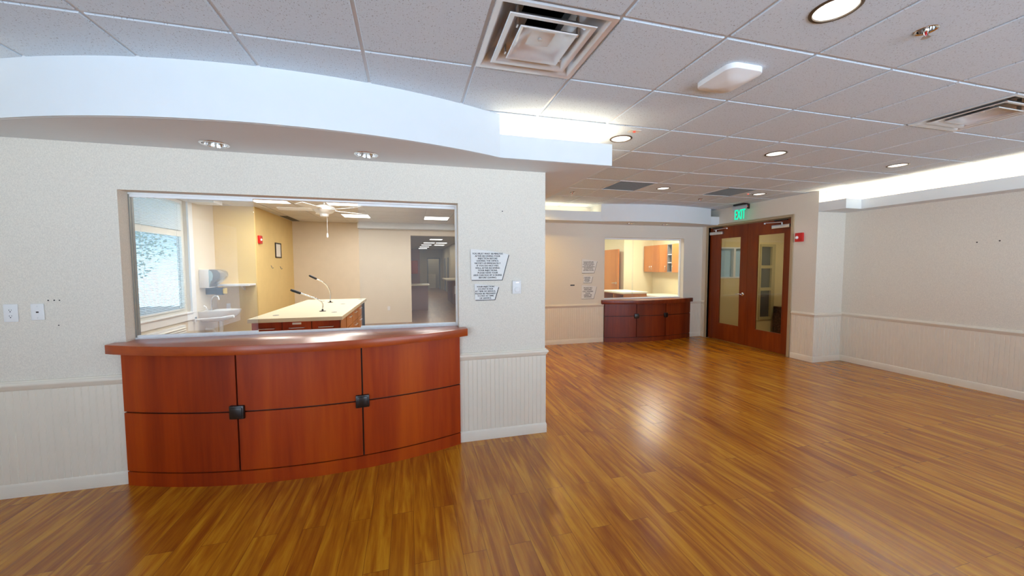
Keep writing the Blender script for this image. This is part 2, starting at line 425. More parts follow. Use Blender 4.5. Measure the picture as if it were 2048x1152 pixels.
struct('trim_1', MB().box(.05, 11.0, 2.43, 2.24, 11.2, WZ), M['paint_b'], 'beige header over the corridor mouth', 'beam')
struct('trim_2', MB().box(-1.30, 10.74, 2.585, 2.24, 11.0, 2.75), M['paint'], 'pale band along the top of the beige office wall', 'cornice')
# office behind the far window
struct('wall_office', MB().box(7.10, YR + .14, 0, 7.24, 9.95, WZ), M['paint_c'], 'cream wall carrying the wall cabinets', 'wall')
struct('wall_office', MB().box(6.12, 9.95, 0, 7.24, 10.09, WZ).box(6.12, 10.09, 0, 6.26, 12.0, WZ), M['paint_c'], 'cream wall corner beside the open office door', 'wall')
struct('wall_office', MB().box(2.38, 12.0, 0, 6.26, 12.14, WZ), M['paint_c'], 'cream wall at the back of the far office', 'wall')
# vestibule
struct('wall_vestibule', wall_open_y(YR, YR + .14, XD + .14, 9.6, WZ, [(6.72, 7.44, 1.28, 1.98), (7.85, 8.30, .30, 2.06)]), M['paint_y'], 'yellow vestibule wall seen through the door glass', 'wall')
struct('wall_vestibule', MB().box(9.2, 4.3, 0, 9.34, YR, WZ).box(6.98, 4.3, 0, 9.2, 4.44, WZ), M['paint_y'], 'far sides of the vestibule', 'wall')
struct('ceiling', MB().box(XD + .14, 4.44, 2.70, 9.34, YR, 2.80), M['paint'], 'vestibule ceiling', 'ceiling')

# small screw holes and marks on the papered walls
def hole(p, axis, r, parent):
    R = Matrix.Rotation(PI / 2, 3, 'X') if axis == 'y' else Matrix.Rotation(-PI / 2, 3, 'Y')
    obj('screw_hole', MB().lathe([(0, 0), (r, 0), (r, .0012), (0, .0012)], p, 10, R), M['ink'], parent)
for (x, z, r) in ((-2.369, 1.338, .0045), (-2.337, 1.338, .0045), (-2.309, 1.337, .004), (-2.322, 1.166, .004), (.806, 2.049, .005)):
    hole((x, YF, z), 'y', r, wf)
for (y, z) in ((3.065, 1.845), (2.876, 1.852)):
    hole((XR, y, z), 'x', .008, wr)

# ------------------------------------------------------------------ wainscot, chair rails, baseboards
RAIL = [(0, .728), (.006, .732), (.010, .742), (.016, .748), (.018, .757), (.026, .764), (.028, .775), (.022, .786), (.012, .790), (.010, .797), (0, .800)]
BASE = [(0, 0), (.014, 0), (.014, .078), (.010, .088), (.006, .094), (0, .096)]
def beads(path):
    P = [Vector(p) for p in path]; out = []
    for a, b in zip(P[:-1], P[1:]):
        L = (b - a).length; n = max(1, round(L / .0406)); d = (b - a) / L; w = L / n
        for k in range(n):
            s = k * w
            for (t, o) in ((0, 0.), (.003, -.003), (.006, 0.), (.0085, -.0018), (.010, 0.)):
                out.append((a + d * (s + t), d, o))
        out.append((b, d, 0.))
    return out
def wainscot(names, path):
    P = beads(path); mb = MB(); vs = []
    cor = [Vector(p) for p in path]
    for (p, d, o) in P:
        nn = Vector((-d.y, d.x)); off = .0065 + o
        q = p + nn * off
        for c0, c1, c2 in zip(cor[:-2], cor[1:-1], cor[2:]):      # keep the corner joints closed
            if (p - c1).length < 1e-5:
                n1 = (c1 - c0).normalized(); n1 = Vector((-n1.y, n1.x)); n2 = (c2 - c1).normalized(); n2 = Vector((-n2.y, n2.x))
                m = n1 + n2; m = m / m.dot(n1); q = p + m * .0065
        vs.append(q)
    v = []; f = []
    for q in vs: v.append((q.x, q.y, .09)); v.append((q.x, q.y, .732))
    for i in range(len(vs) - 1): f.append((2 * i, 2 * i + 2, 2 * i + 3, 2 * i + 1))
    mb.add(v, f)
    struct(names[0], mb, M['trim'], names[1] + ' beadboard panelling', 'panelling')
    struct(names[2], MB().sweep(path, RAIL), M['trim'], names[1] + ' chair rail', 'chair rail', smooth=50)
    struct(names[3], MB().sweep(path, BASE), M['trim'], names[1] + ' baseboard', 'baseboard', smooth=40)
wainscot(('trim_3', 'cream near wall, office plate end', 'trim_4', 'baseboard_front'), [(-1.972, YF), (XL, YF)])
wainscot(('trim_5', 'cream near wall corner', 'trim_6', 'baseboard_front'), [(XB, 6.9), (XB, YF), (.413, YF)])
wainscot(('trim_7', 'cream far wall, sign end', 'trim_8', 'baseboard_far'), [(3.845, YR), (XB, YR)])
wainscot(('trim_9', 'cream far wall, door end', 'trim_10', 'baseboard_far'), [(XD, 6.885), (XD, YR), (5.935, YR)])
wainscot(('trim_11', 'cream long wall and pilaster', 'trim_12', 'baseboard_right'), [(XR, YB), (XR, YP), (XD, YP), (XD, 4.925)])

# ------------------------------------------------------------------ tiled ceilings
def tiles(x0, y0, x1, y1, gx, gy, tx, ty, z, skip=(), holes={}, gap=.010, lip=.009):
    mb = MB(); i0 = math.floor((x0 - gx) / tx); i1 = math.ceil((x1 - gx) / tx); j0 = math.floor((y0 - gy) / ty); j1 = math.ceil((y1 - gy) / ty)
    for i in range(i0, i1):
        for j in range(j0, j1):
            if (i, j) in skip: continue
            a, b = max(x0, gx + i * tx + gap), min(x1, gx + (i + 1) * tx - gap)
            c, d = max(y0, gy + j * ty + gap), min(y1, gy + (j + 1) * ty - gap)
            if b - a < .02 or d - c < .02: continue
            e = .003; hs = holes.get((i, j), [])
            lo = [(a + e, c + e), (b - e, c + e), (b - e, d - e), (a + e, d - e)]; up = [(a, c), (b, c), (b, d), (a, d)]
            if hs: mb.holed(lo, [circle(hx, hy, r) for hx, hy, r in hs], z, True)
            else: mb.add([(*p, z) for p in lo], [(3, 2, 1, 0)])
            vs = [(*p, z) for p in lo] + [(*p, z + e) for p in up] + [(*p, z + lip) for p in up]
            fs = []
            for k in range(4):
                k2 = (k + 1) % 4; fs += [(k, k2, 4 + k2, 4 + k), (4 + k, 4 + k2, 8 + k2, 8 + k)]
            mb.add(vs, fs)
    return mb
def gridbars(x0, y0, x1, y1, gx, gy, tx, ty, z, skip=()):
    mb = MB(); w = .013
    for i in range(math.ceil((x0 - gx) / tx), math.floor((x1 - gx) / tx) + 1): mb.box(gx + i * tx - w, y0, z, gx + i * tx + w, y1, z + .02)
    for j in range(math.ceil((y0 - gy) / ty), math.floor((y1 - gy) / ty) + 1): mb.box(x0, gy + j * ty - w, z + .0005, x1, gy + j * ty + w, z + .02)
    return mb
DL = [(2, -2), (2, 1), (5, 1), (8, 1), (5, 4), (8, 4)]
def cell(i, j): return (GX + (i + .5) * T, GY + (j + .5) * T)
VENTS = [(0, -1), (6, -1)]; GRILLES = [(4, 4), (7, 4)]
HO = {c: [(*cell(*c), .0925)] for c in DL}
SPR = [(3, -2), (3, 5), (7, 5)]
for c in SPR: HO[c] = [(*cell(*c), .036)]
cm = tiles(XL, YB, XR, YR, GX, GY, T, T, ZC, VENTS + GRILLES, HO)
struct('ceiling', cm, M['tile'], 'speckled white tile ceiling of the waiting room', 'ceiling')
struct('trim_13', gridbars(XL, YB, XR, YR, GX, GY, T, T, ZC + .0085), M['grid'], 'white metal grid of the waiting room ceiling', 'ceiling grid')
struct('ceiling', MB().box(XL, YB, 3.02, XR + .14, YR, 3.06), M['dark'], 'dark void above the waiting room tiles', 'ceiling')
OG = (-1.47, 9.2)
TR = [(-2, -3), (0, -3), (0, 0), (3, 0), (0, -6), (3, -6)]
cm = tiles(XL, YF + .14, 2.24, 11.0, OG[0], OG[1], T, T, 2.74, TR)
struct('ceiling', cm, M['grid'], 'white tile ceiling of the office behind the near window', 'ceiling')
struct('trim_14', gridbars(XL, YF + .14, 2.24, 11.0, OG[0], OG[1], T, T, 2.7485), M['alu'], 'metal grid of the near office ceiling', 'ceiling grid')
struct('ceiling', MB().box(XL, YF + .14, 2.90, 2.38, 11.1, 2.95), M['dark'], 'dark void above the near office tiles', 'ceiling')
struct('ceiling', MB().box(-1.14, 11.0, 2.745, 2.38, 28.4, 2.80), M['hallwall'], 'corridor ceiling with two rows of light panels', 'ceiling')
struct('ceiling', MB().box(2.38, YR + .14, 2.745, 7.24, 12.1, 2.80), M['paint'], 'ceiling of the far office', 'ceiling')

# ------------------------------------------------------------------ soffits with lit coves
def arc(x0, x1, ymid, yend, n=40):
    """front line bowed towards -y: y = yend at both ends, ymid in the middle"""
    h = (x1 - x0) / 2; s = yend - ymid; r = (h * h + s * s) / (2 * s); cx = (x0 + x1) / 2; cy = ymid + r
    return [(x, cy - math.sqrt(r * r - (x - cx) ** 2)) for x in (x0 + (x1 - x0) * k / n for k in range(n + 1))]
ZLF = 2.588
# near soffit: bowed full-height middle, low lit coves on both sides
SL0, SL1, SY = -2.33, .70, 2.93
SE = 1.675
A = arc(SL0, SL1, 2.60, SY)
dlh = [circle(-1.285, 3.115, .078), circle(-.30, 3.115, .078)]
mb = MB()
outer = [(XL, SY)] + A + [(SE, SY), (SE, 5.6), (XB, 5.6), (XB, YF), (XL, YF)]
mb.holed(outer, dlh, ZS + .001, True)
tk = .02
def fascia(mb, pts, z0, z1):
    for (a, b) in zip(pts[:-1], pts[1:]):
        mb.add([(*a, z0), (*b, z0), (*b, z1), (*a, z1)], [(0, 1, 2, 3)])
def fascia_thick(mb, pts, z0, z1, t=.02):
    mb.sweep(pts[::-1], [(0, z0), (0, z1), (-t, z1), (-t, z0)], True)
fascia_thick(mb, A, ZS, ZC + .01)
fascia_thick(mb, [(SL1, SY), (SE, SY), (SE, 5.6)], ZS, ZLF)
fascia_thick(mb, [(XL, SY), (SL0, SY)], ZS, ZLF)
# returns of the tall middle and the cove tray
mb.box(SL1 - .02, SY + .001, ZS + .004, SL1, YF, ZC + .01); mb.box(SL0, SY + .001, ZS + .004, SL0 + .02, YF, ZC + .01)
mb.box(SL1, SY + .02, ZS + .004, XB, YF, ZS + .02); mb.box(XB, SY + .02, ZS + .004, SE - .02, 5.6, ZS + .02); mb.box(XL, SY + .02, ZS + .004, SL0, YF, ZS + .02)
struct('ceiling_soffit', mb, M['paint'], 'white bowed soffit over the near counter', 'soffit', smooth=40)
# far soffit
FY = 6.55; B = arc(3.53, 6.04, 6.36, FY)
mb = MB(); fl = [circle(4.26, 6.72, .078), circle(5.08, 6.74, .078)]
mb.holed([(XB, FY)] + B + [(XD, FY), (XD, YR), (XB, YR)], fl, ZS + .001, True)
fascia_thick(mb, B, ZS, ZC + .01); fascia_thick(mb, [(XB, FY), (3.53, FY)], ZS, ZLF); fascia_thick(mb, [(6.04, FY), (XD, FY)], ZS, ZLF - .01)
mb.box(3.53, FY + .001, ZS + .004, 3.55, YR, ZC + .01); mb.box(6.02, FY + .001, ZS + .004, 6.04, YR, ZC + .01); mb.box(XB, FY + .02, ZS + .004, 3.53, YR, ZS + .02); mb.box(6.04, FY + .02, ZS + .004, XD, YR, ZS + .02)
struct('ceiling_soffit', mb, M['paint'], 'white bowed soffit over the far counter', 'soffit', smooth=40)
# long wall cove
mb = MB(); FX = 6.56
cp = [(XD, YP), (XD, 4.17), (FX, 4.17), (FX, YB)]
mb.holed([(XD, YP), (XD, 4.17), (FX, 4.17), (FX, YB), (XR, YB), (XR, YP)], [], ZS + .001, True)
fascia_thick(mb, cp, ZS, 2.553)
mb.box(XD + .02, 4.19, ZS + .004, XR, YP, ZS + .02); mb.box(FX + .02, YB, ZS + .004, XR, 4.19, ZS + .02)
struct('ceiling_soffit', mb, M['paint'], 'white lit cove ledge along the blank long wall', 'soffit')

# ------------------------------------------------------------------ ceiling fixtures
def downlight_root(label, loc, lit, r=.0925, grp='recessed ceiling lights'):
    t = thing('recessed_downlight', label, 'ceiling light', loc, grp)
    x, y, z = loc
    obj('trim_ring', MB().lathe([(r - .008, .002), (r - .006, -.005), (r + .004, -.005), (r + .009, -.001), (r + .009, .0005)], loc, 40, caps=False), M['bronze' if lit else 'chrome'], t, 40)
    obj('reflector', MB().lathe([(r - .008, .001), (r - .013, .03), (r - .026, .075), (r - .045, .112), (0, .113)], loc, 40, caps=False), M['white' if lit else 'chrome'], t, 60)
    if lit: obj('lamp', MB().lathe([(0, .045), (r * .55, .05), (r * .72, .062), (r * .5, .105), (0, .108)], loc, 32), M['lampglow'], t, 60)
    else: obj('lamp', MB().lathe([(0, .06), (r * .28, .065), (r * .40, .085), (r * .3, .11), (0, .112)], loc, 24), M['lens'], t, 60)
    return t
labels = ['large lit downlight closest overhead, cut by the top edge of the photo', 'lit downlight beside the small red indicator plate', 'lit downlight mid ceiling, in line between the indicator plate and the lit cove',
          'lit downlight closest to the long lit cove', 'lit downlight beside the grey grille over the far counter', 'lit downlight nearest the green exit sign']
d0 = None
for c, lb in zip(DL, labels):
    x, y = cell(*c)
    if d0 is None: d0 = downlight_root(lb, (x, y, ZC), True)
    else: dup(d0, (x, y, ZC), lb)
s0 = None
for (x, y, lb) in ((-1.285, 3.115, 'unlit silver downlight over the office window end of the near counter'), (-.30, 3.115, 'unlit silver downlight over the wall sign end of the near counter'),
                   (4.26, 6.72, 'tiny unlit downlight over the far counter, sign side'), (5.08, 6.74, 'tiny unlit downlight over the far counter, door side')):
    if s0 is None: s0 = downlight_root(lb, (x, y, ZS), False, .078, 'silver soffit downlights')
    else: dup(s0, (x, y, ZS), lb)

def diffuser(label, loc):
    t = thing('ceiling_vent', label, 'air vent', loc, 'square ceiling diffusers'); x, y, z = loc
    def ring(prof):                      # square rings [(half, dz)]
        vs = []; fs = []
        for (h, dz) in prof: vs += [(x - h, y - h, z + dz), (x + h, y - h, z + dz), (x + h, y + h, z + dz), (x - h, y + h, z + dz)]
        for i in range(len(prof) - 1):
            for k in range(4): k2 = (k + 1) % 4; fs.append((4 * i + k, 4 * i + k2, 4 * i + 4 + k2, 4 * i + 4 + k))
        return vs, fs
    obj('outer_frame', MB().add(*ring([(.297, .006), (.297, -.006), (.274, -.006), (.262, .004), (.246, .028), (.225, .054), (.195, .080), (.160, .094), (.125, .098), (.120, .16)])), M['vent'], t, 50)
    obj('louver', MB().add(*ring([(.222, -.008), (.219, -.012), (.198, -.010), (.188, 0), (.172, .022), (.150, .044), (.118, .056), (.098, .060), (.098, .064), (.118, .060), (.15, .049), (.176, .024), (.192, .002), (.222, -.006)])), M['vent'], t, 50)
    obj('louver', MB().add(*ring([(.150, -.013), (.147, -.017), (.136, -.014), (.118, .006), (.09, .022), (.062, .026), (.061, .029), (.09, .026), (.12, .010), (.150, -.011)])), M['vent'], t, 50)
    vs = []; fs = []
    obj('core', MB().add([(x - .062, y, z + .026), (x, y - .062, z + .026), (x + .062, y, z + .026), (x, y + .062, z + .026),
                          (x - .062, y - .062, z + .0262), (x + .062, y - .062, z + .0262), (x + .062, y + .062, z + .0262), (x - .062, y + .062, z + .0262)],
                         [(0, 1, 2, 3), (4, 1, 0), (5, 2, 1), (6, 3, 2), (7, 0, 3)]), M['vent'], t)
    obj('screw_cap', MB().lathe([(0, .026), (.011, .026), (.011, .021), (.008, .019), (0, .019)], loc, 20), M['white'], t, 40)
    for (dx, dy) in ((.16, .12), (-.16, .12), (.16, -.12), (-.16, -.12)):
        obj('bracket', MB().box(x + dx - .004, y + dy - .012, z - .004, x + dx + .004, y + dy + .012, z + .09), M['alu'], t)
    obj('duct_throat', MB().add(*ring([(.12, .15), (.12, .26), (.0, .26)])), M['dark'], t)
    return t
v0 = diffuser('shiny stepped square air diffuser nearest overhead', (*cell(*VENTS[0]), ZC))
dup(v0, (*cell(*VENTS[1]), ZC), 'stepped square air diffuser nearer the long lit cove')

def grille(label, loc):
    t = thing('return_grille', label, 'air vent', loc, 'grey return grilles'); x, y, z = loc; h = .299
    fr = MB()
    for (a, b, c, d) in ((-h, -h, h, -h + .018), (-h, h - .018, h, h), (-h, -h + .018, -h + .018, h - .018), (h - .018, -h + .018, h, h - .018)): fr.box(x + a, y + b, z - .004, x + c, y + d, z + .012)
    obj('frame', fr, M['grid'], t)
    pl = MB().box(x - h + .018, y - h + .018, z + .006, x + h - .018, y + h - .018, z + .012)
    for k in range(27): yy = y - h + .03 + k * .0205; pl.box(x - h + .02, yy, z + .001, x + h - .02, yy + .004, z + .0065)
    obj('perforated_panel', pl, M['grille'], t); return t
g0 = grille('flat grey ceiling grille near the far signs', (*cell(*GRILLES[0]), ZC))
dup(g0, (*cell(*GRILLES[1]), ZC), 'flat grey ceiling grille near the exit sign')

def sprinkler(label, loc):
    t = thing('sprinkler_head', label, 'fire sprinkler', loc, 'ceiling sprinklers'); x, y, z = loc
    obj('cup', MB().lathe([(.034, .03), (.034, 0), (.043, -.003), (.046, -.001), (.046, .001), (.036, .003), (.036, .032), (0, .032)], loc, 28), M['chrome'], t, 40)
    obj('nozzle', MB().lathe([(0, .03), (.013, .03), (.013, -.004), (.008, -.01), (0, -.01)], loc, 16), M['chrome'], t, 40)
    fr = MB(); fr.tube([(x - .014, y, z), (x - .015, y, z - .02), (x - .003, y, z - .034)], .0028, 8); fr.tube([(x + .014, y, z), (x + .015, y, z - .02), (x + .003, y, z - .034)], .0028, 8)
    obj('frame_arm', fr, M['chrome'], t, 50)
    obj('glass_bulb', MB().lathe([(0, -.006), (.004, -.01), (.004, -.024), (0, -.03)], loc, 10), M['red'], t, 60)
    obj('deflector', MB().lathe([(0, -.034), (.016, -.034), (.019, -.037), (0, -.0375)], loc, 20), M['alu'], t, 40); return t
p0 = sprinkler('chrome sprinkler head close overhead past the largest lit downlight', (*cell(*SPR[0]), ZC))
dup(p0, (*cell(*SPR[1]), ZC), 'tiny sprinkler over the far wall signs')
dup(p0, (*cell(*SPR[2]), ZC), 'tiny sprinkler between grey grille and far bowed soffit')

# domed square access unit
cx, cy = 1.935, 1.985
def rsq(hx, hy, r, n=8):
    out = []
    for (sx, sy, a0) in ((1, 1, 0), (-1, 1, PI / 2), (-1, -1, PI), (1, -1, 3 * PI / 2)):
        for k in range(n + 1):
            a = a0 + k * PI / 2 / n; out.append((sx * (hx - r) + r * math.cos(a), sy * (hy - r) + r * math.sin(a)))
    return out
mb = MB(); rings = [(1., -.0005), (1., -.024), (.985, -.030), (.94, -.033), (.85, -.037), (.72, -.043), (.55, -.054), (.35, -.061), (.1, -.064)]
vs = []; fs = []; base = rsq(.128, .150, .055); n = len(base)
for (s_, dz) in rings: vs += [(cx + p[0] * s_, cy + p[1] * s_, ZC + dz) for p in base]
for i in range(len(rings) - 1):
    for k in range(n): k2 = (k + 1) % n; fs.append((i * n + k, i * n + k2, (i + 1) * n + k2, (i + 1) * n + k))
fs.append(tuple((len(rings) - 1) * n + k for k in range(n))); fs.append(tuple(range(n)))
solo('wireless_access_point', mb.add(vs, fs), M['white'], 'white rounded square dome unit on the ceiling tile', 'access point', (cx, cy, ZC), smooth=30)

def indicator(label, loc, h, grp):
    x, y, z = loc; t = thing('ceiling_indicator', label, 'indicator', loc, grp)
    obj('plate', MB().box(x - h, y - h * .6, z - .004, x + h, y + h * .6, z - .0002, .0015), M['white2'], t)
    obj('indicator_lamp', MB().lathe([(.012, -.004), (.012, -.008), (.007, -.012), (0, -.013)], loc, 16), M['led'], t, 60); return t
indicator('small ceiling plate with red lamp beside the downlight', (1.913, 2.975, ZC), .052, None)
indicator('tiny red lamp plate beside the exit end downlight', (5.36, 5.03, ZC), .035, None)

# ------------------------------------------------------------------ counter windows
def slider(name, w, y, zsill, fr_mat, label, x_panes, track=.045):
    x0, x1, _, z1 = w
    t = thing(name, label, 'window', (x0, y, zsill), None, 'structure')
    obj('top_track', MB().box(x0, y + .100, z1 - .014, x1, y + .150, z1, .002), M['alu_w'], t)
    bt = MB().box(x0, y + .095, zsill, x1, y + .150, zsill + .006)
    for q in (.095, .120, .143): bt.box(x0, y + q, zsill + .006, x1, y + q + .006, zsill + .013)
    obj('bottom_track', bt, M['alu_w'], t)
    for (a, b, m) in ((x0, x0 + .006, fr_mat), (x1 - .012, x1, 'alu_w')):
        obj('side_channel', MB().box(a, y + .102, zsill + .006, b, y + .121, z1 - .014, .001).box(a, y + .126, zsill + .006, b, y + .150, z1 - .014, .001), M[m], t)
    for (a, b, dy) in x_panes:
        pn = obj('glass_pane', MB().box(a, y + dy, zsill + .012, b, y + dy + .006, z1 - .014), M['pane'], t)
        obj('pane_rail', MB().box(a, y + dy - .007, zsill + .008, b, y + dy + .013, zsill + .028, .002).box(a, y + dy - .007, z1 - .034, b, y + dy + .013, z1 - .014, .002), M['alu_w'], pn)
    return t
slider('window_1', W1, YF, 1.030, 'alu_g', 'aluminium sliding glass window over the near curved counter', [(-1.947, -1.165, .108), (-.405, .400, .130)])
slider('window_2', W2, YR, .865, 'alu_w', 'sliding glass window over the far curved counter', [(3.868, 4.60, .108), (4.58, 5.757, .130)])

# ------------------------------------------------------------------ curved reception desks
def desk(label, grp, x0, x1, ymid, yend, ywall, zs, gx, counter, op, mats, blk):
    """zs = plinth top, mid groove, panel top; counter = (x0, x1, ymid, yend, zbot, ztop); op = window opening x range"""
    cx = (x0 + x1) / 2; t = thing('reception_desk', label, 'reception desk', (cx, ywall, 0), grp)
    h = (x1 - x0) / 2; s = yend - ymid; R = (h * h + s * s) / (2 * s); cyy = ymid + R
    def Y(x, o=0.): return cyy - math.sqrt((R + o) ** 2 - (x - cx) ** 2)
    def slab(xa, xb, o0, o1, z0, z1, n=14, bev=.0):
        xs = [xa + (xb - xa) * k / n for k in range(n + 1)]
        pts = [(x, Y(x, o0)) for x in xs] + [(x, Y(x, o1)) for x in reversed(xs)]
        return MB().prism(pts, z0, z1, 'z', bev)
    xs = [x0 + .004 + (x1 - x0 - .008) * k / 30 for k in range(31)]
    obj('carcass', MB().prism([(x, Y(x, -.019)) for x in xs] + [(x1 - .004, ywall - .001), (x0 + .004, ywall - .001)], .004, zs[2], 'z'), mats[3], t)
    obj('plinth', slab(x0, x1, .0, -.02, 0, zs[0], 30), mats[0], t, 30)
    gaps = [x0] + list(gx) + [x1]; g = .0055
    for i in range(3):
        a = gaps[i] + (g if i else 0); b = gaps[i + 1] - (g if i < 2 else 0)
        for (za, zb) in ((zs[0] + .009, zs[1] - .0055), (zs[1] + .0055, zs[2])):
            obj('front_panel', slab(a, b, .0, -.021, za, zb, 12), mats[0], t, 30)
    for x in gx:
        y = Y(x); a = math.atan2(x - cx, cyy - y)
        obj('square_block', MB().obox((x, y - .004, zs[1]), (blk, .03, blk), Matrix.Rotation(a, 3, 'Z'), .007).obox((x, y - .018, zs[1]), (blk * .74, .012, blk * .74), Matrix.Rotation(a, 3, 'Z'), .004), M['knob'], t, 35)
    c0, c1, cm_, ce, zb, zt = counter
    ar = arc(c0, c1, cm_, ce, 40)
    pts = ar + [(c1, ywall - .0005), (op[1] - .002, ywall - .0005), (op[1] - .002, ywall + .175), (op[0] + .002, ywall + .175), (op[0] + .002, ywall - .0005), (c0, ywall - .0005)]
    obj('counter_top', MB().prism(pts, zb, zt, 'z', .002), mats[1], t, 35)
    return t
D1 = desk('large cherry curved reception desk under the near window', 'curved cherry reception desks', -1.97, .412, 3.026, 3.262, YF, (.098, .534, .967), (-1.194, -.363),
          (-2.022, .474, 2.897, 3.205, .967, 1.030), W1, (M['cherry'], M['cherry_top'], None, M['groove']), .098)
D2 = desk('dark cherry curved desk under the far window', 'curved cherry reception desks', 3.85, 5.93, 6.78, 6.955, YR, (.09, .535, .785), (4.495, 5.185),
          (3.79, 5.99, 6.715, 6.945, .785, .865), W2, (M['cherry_d'], M['cherry_d'], None, M['groove']), .098)

# ------------------------------------------------------------------ double entrance doors
struct('trim_15', MB().prism([(DO[0] - .045, 0), (DO[0] - .045, 2.425), (DO[1] + .045, 2.425), (DO[1] + .045, 0), (DO[1], 0), (DO[1], 2.38), (DO[0], 2.38), (DO[0], 0)], XD - .022, XD + .055, 'x', .003)
       .prism([(DO[0], 0), (DO[0], 2.38), (DO[1], 2.38), (DO[1], 0), (DO[1] - .025, 0), (DO[1] - .025, 2.36), (DO[0] + .025, 2.36), (DO[0] + .025, 0)], XD + .085, XD + .14, 'x'),
       M['frame_b'], 'tan metal frame around the wooden double doors', 'door frame')
def leaf(name, label, y0, y1, gl, lever_y):
    xd0, xd1 = XD + .040, XD + .084; z0, z1 = .012, 2.365
    t = thing(name, label, 'door', (xd0, y0, 0), None, 'structure')
    a, b, c, d = gl
    obj('door_leaf', wall_open_x(xd0, xd1, y0, y1, z1, [(a, b, c, d)]) if False else
        MB().box(xd0, y0, z0, xd1, a, z1).box(xd0, b, z0, xd1, y1, z1).box(xd0, a, z0, xd1, b, c).box(xd0, a, d, xd1, b, z1), M['door_w'], t)
    bead = MB()
    for (p, q, r, s) in ((a, a + .018, c, d), (b - .018, b, c, d), (a + .018, b - .018, c, c + .018), (a + .018, b - .018, d - .018, d)): bead.box(xd0 - .004, p, r, xd0 + .012, q, s, .002)
    obj('glass_bead', bead, M['door_w'], t)
    obj('glass', MB().box(xd0 + .018, a, c, xd0 + .024, b, d), M['doorglass'], t)
    # surface closer with arm
    hinge_hi = y1 if lever_y is not None else y0; sg = -1 if lever_y is not None else 1
    h0 = hinge_hi + sg * .03
    cl = obj('closer_body', MB().box(xd0 - .05, h0, 2.215, xd0 - .001, h0 + sg * .33, 2.275, .006), M['alu'], t, 40)
    obj('closer_arm', MB().tube([(xd0 - .028, h0 + sg * .15, 2.275), (xd0 - .028, h0 + sg * .15, 2.315)], .012, 12)
        .obox((xd0 - .055, h0 + sg * .30, 2.322), (.02, .34, .010), Matrix.Rotation(sg * .05, 3, 'X')).tube([(xd0 - .055, h0 + sg * .46, 2.33), (xd0 - .055, h0 + sg * .46, 2.31)], .014, 12), M['alu'], cl, 40)
    obj('closer_bracket', MB().box(xd0 - .03, h0 + sg * .06, 2.345, xd0 - .003, h0 + sg * .30, 2.364, .003), M['black'], cl)
    if lever_y is not None:
        R = Matrix.Rotation(-PI / 2, 3, 'Y')
        hd = obj('rose', MB().lathe([(0, 0), (.034, 0), (.034, .006), (.026, .013), (.016, .016), (.014, .05), (0, .05)], (xd0, lever_y, 1.005), 24, R), M['chrome'], t, 40)
        obj('lever_handle', MB().tube([(xd0 - .045, lever_y, 1.005), (xd0 - .056, lever_y + .01, 1.005), (xd0 - .058, lever_y + .05, 1.004), (xd0 - .056, lever_y + .11, 1.0), (xd0 - .05, lever_y + .125, .999)], [.012, .012, .010, .009, .007], 12), M['chrome'], hd, 60)
    return t
leaf('door_1', 'wooden glazed door leaf with chrome lever, nearest the far counter', 5.882, 6.820, (6.02, 6.555, .345, 2.145), 5.955)
leaf('door_2', 'wooden glazed door leaf without lever, nearest the red alarm', 4.990, 5.876, (5.125, 5.675, .345, 2.145), None)

# EXIT sign hung below the ceiling
ex, ey0, ey1 = 6.10, 5.72, 6.06
es = thing('exit_sign', 'green lit EXIT sign hung over the double doors', 'exit sign', (ex, (ey0 + ey1) / 2, ZC))
obj('canopy', MB().box(ex - .06, ey0 + .045, ZC - .028, ex + .06, ey1 - .06, ZC - .001, .004), M['black'], es)
obj('housing', MB().box(ex - .018, ey0, ZC - .105, ex + .018, ey1, ZC - .028, .004), M['alu'], es)
obj('end_cap', MB().box(ex - .021, ey0 - .022, ZC - .115, ex + .021, ey0 + .001, ZC - .022, .004), M['black'], es)
obj('indicator_lamp', MB().lathe([(0, 0), (.006, 0), (.006, .004), (0, .006)], (ex - .021, ey0 - .011, ZC - .07), 12, Matrix.Rotation(-PI / 2, 3, 'Y')), M['led'], es)
obj('acrylic_panel', MB().box(ex - .004, ey0 + .008, ZC - .315, ex + .004, ey1 - .008, ZC - .105, .001), M['acrylic'], es)
text('exit_lettering', 'EXIT', .27, (ex - .0055, (ey0 + ey1) / 2, ZC - .205), (PI / 2, 0, -PI / 2), M['exit_g'], es, extrude=.0008, bold=.008, sx=.44)

def strobe(name, label, c, axis, s=1.):
    """red wall alarm; faces -x for axis 'x', +x for 'X'"""
    x, y, z = c; t = thing(name, label, 'fire alarm', c); d = -1 if axis == 'x' else 1
    obj('housing', MB().box(x, y - .062 * s, z - .073 * s, x + d * .045, y + .062 * s, z + .073 * s, .008), M['red'], t, 40)
    R = Matrix.Rotation(d * PI / 2, 3, 'Y')
    obj('strobe_lens', MB().lathe([(.026, .0), (.025, .012), (.016, .022), (0, .026)], (x + d * .044, y + .024 * s * (1 if axis == 'x' else -1), z - .004), 20, R), M['lens'], t, 50)
    obj('horn_grille', MB().box(x + d * .044, y - .045 * s, z - .02, x + d * .049, y - .022 * s, z + .03, .002), M['red'], t)
    return t
strobe('alarm_strobe', 'red fire alarm strobe on the wall beside the double doors', (XD, 4.83, 2.028), 'x')

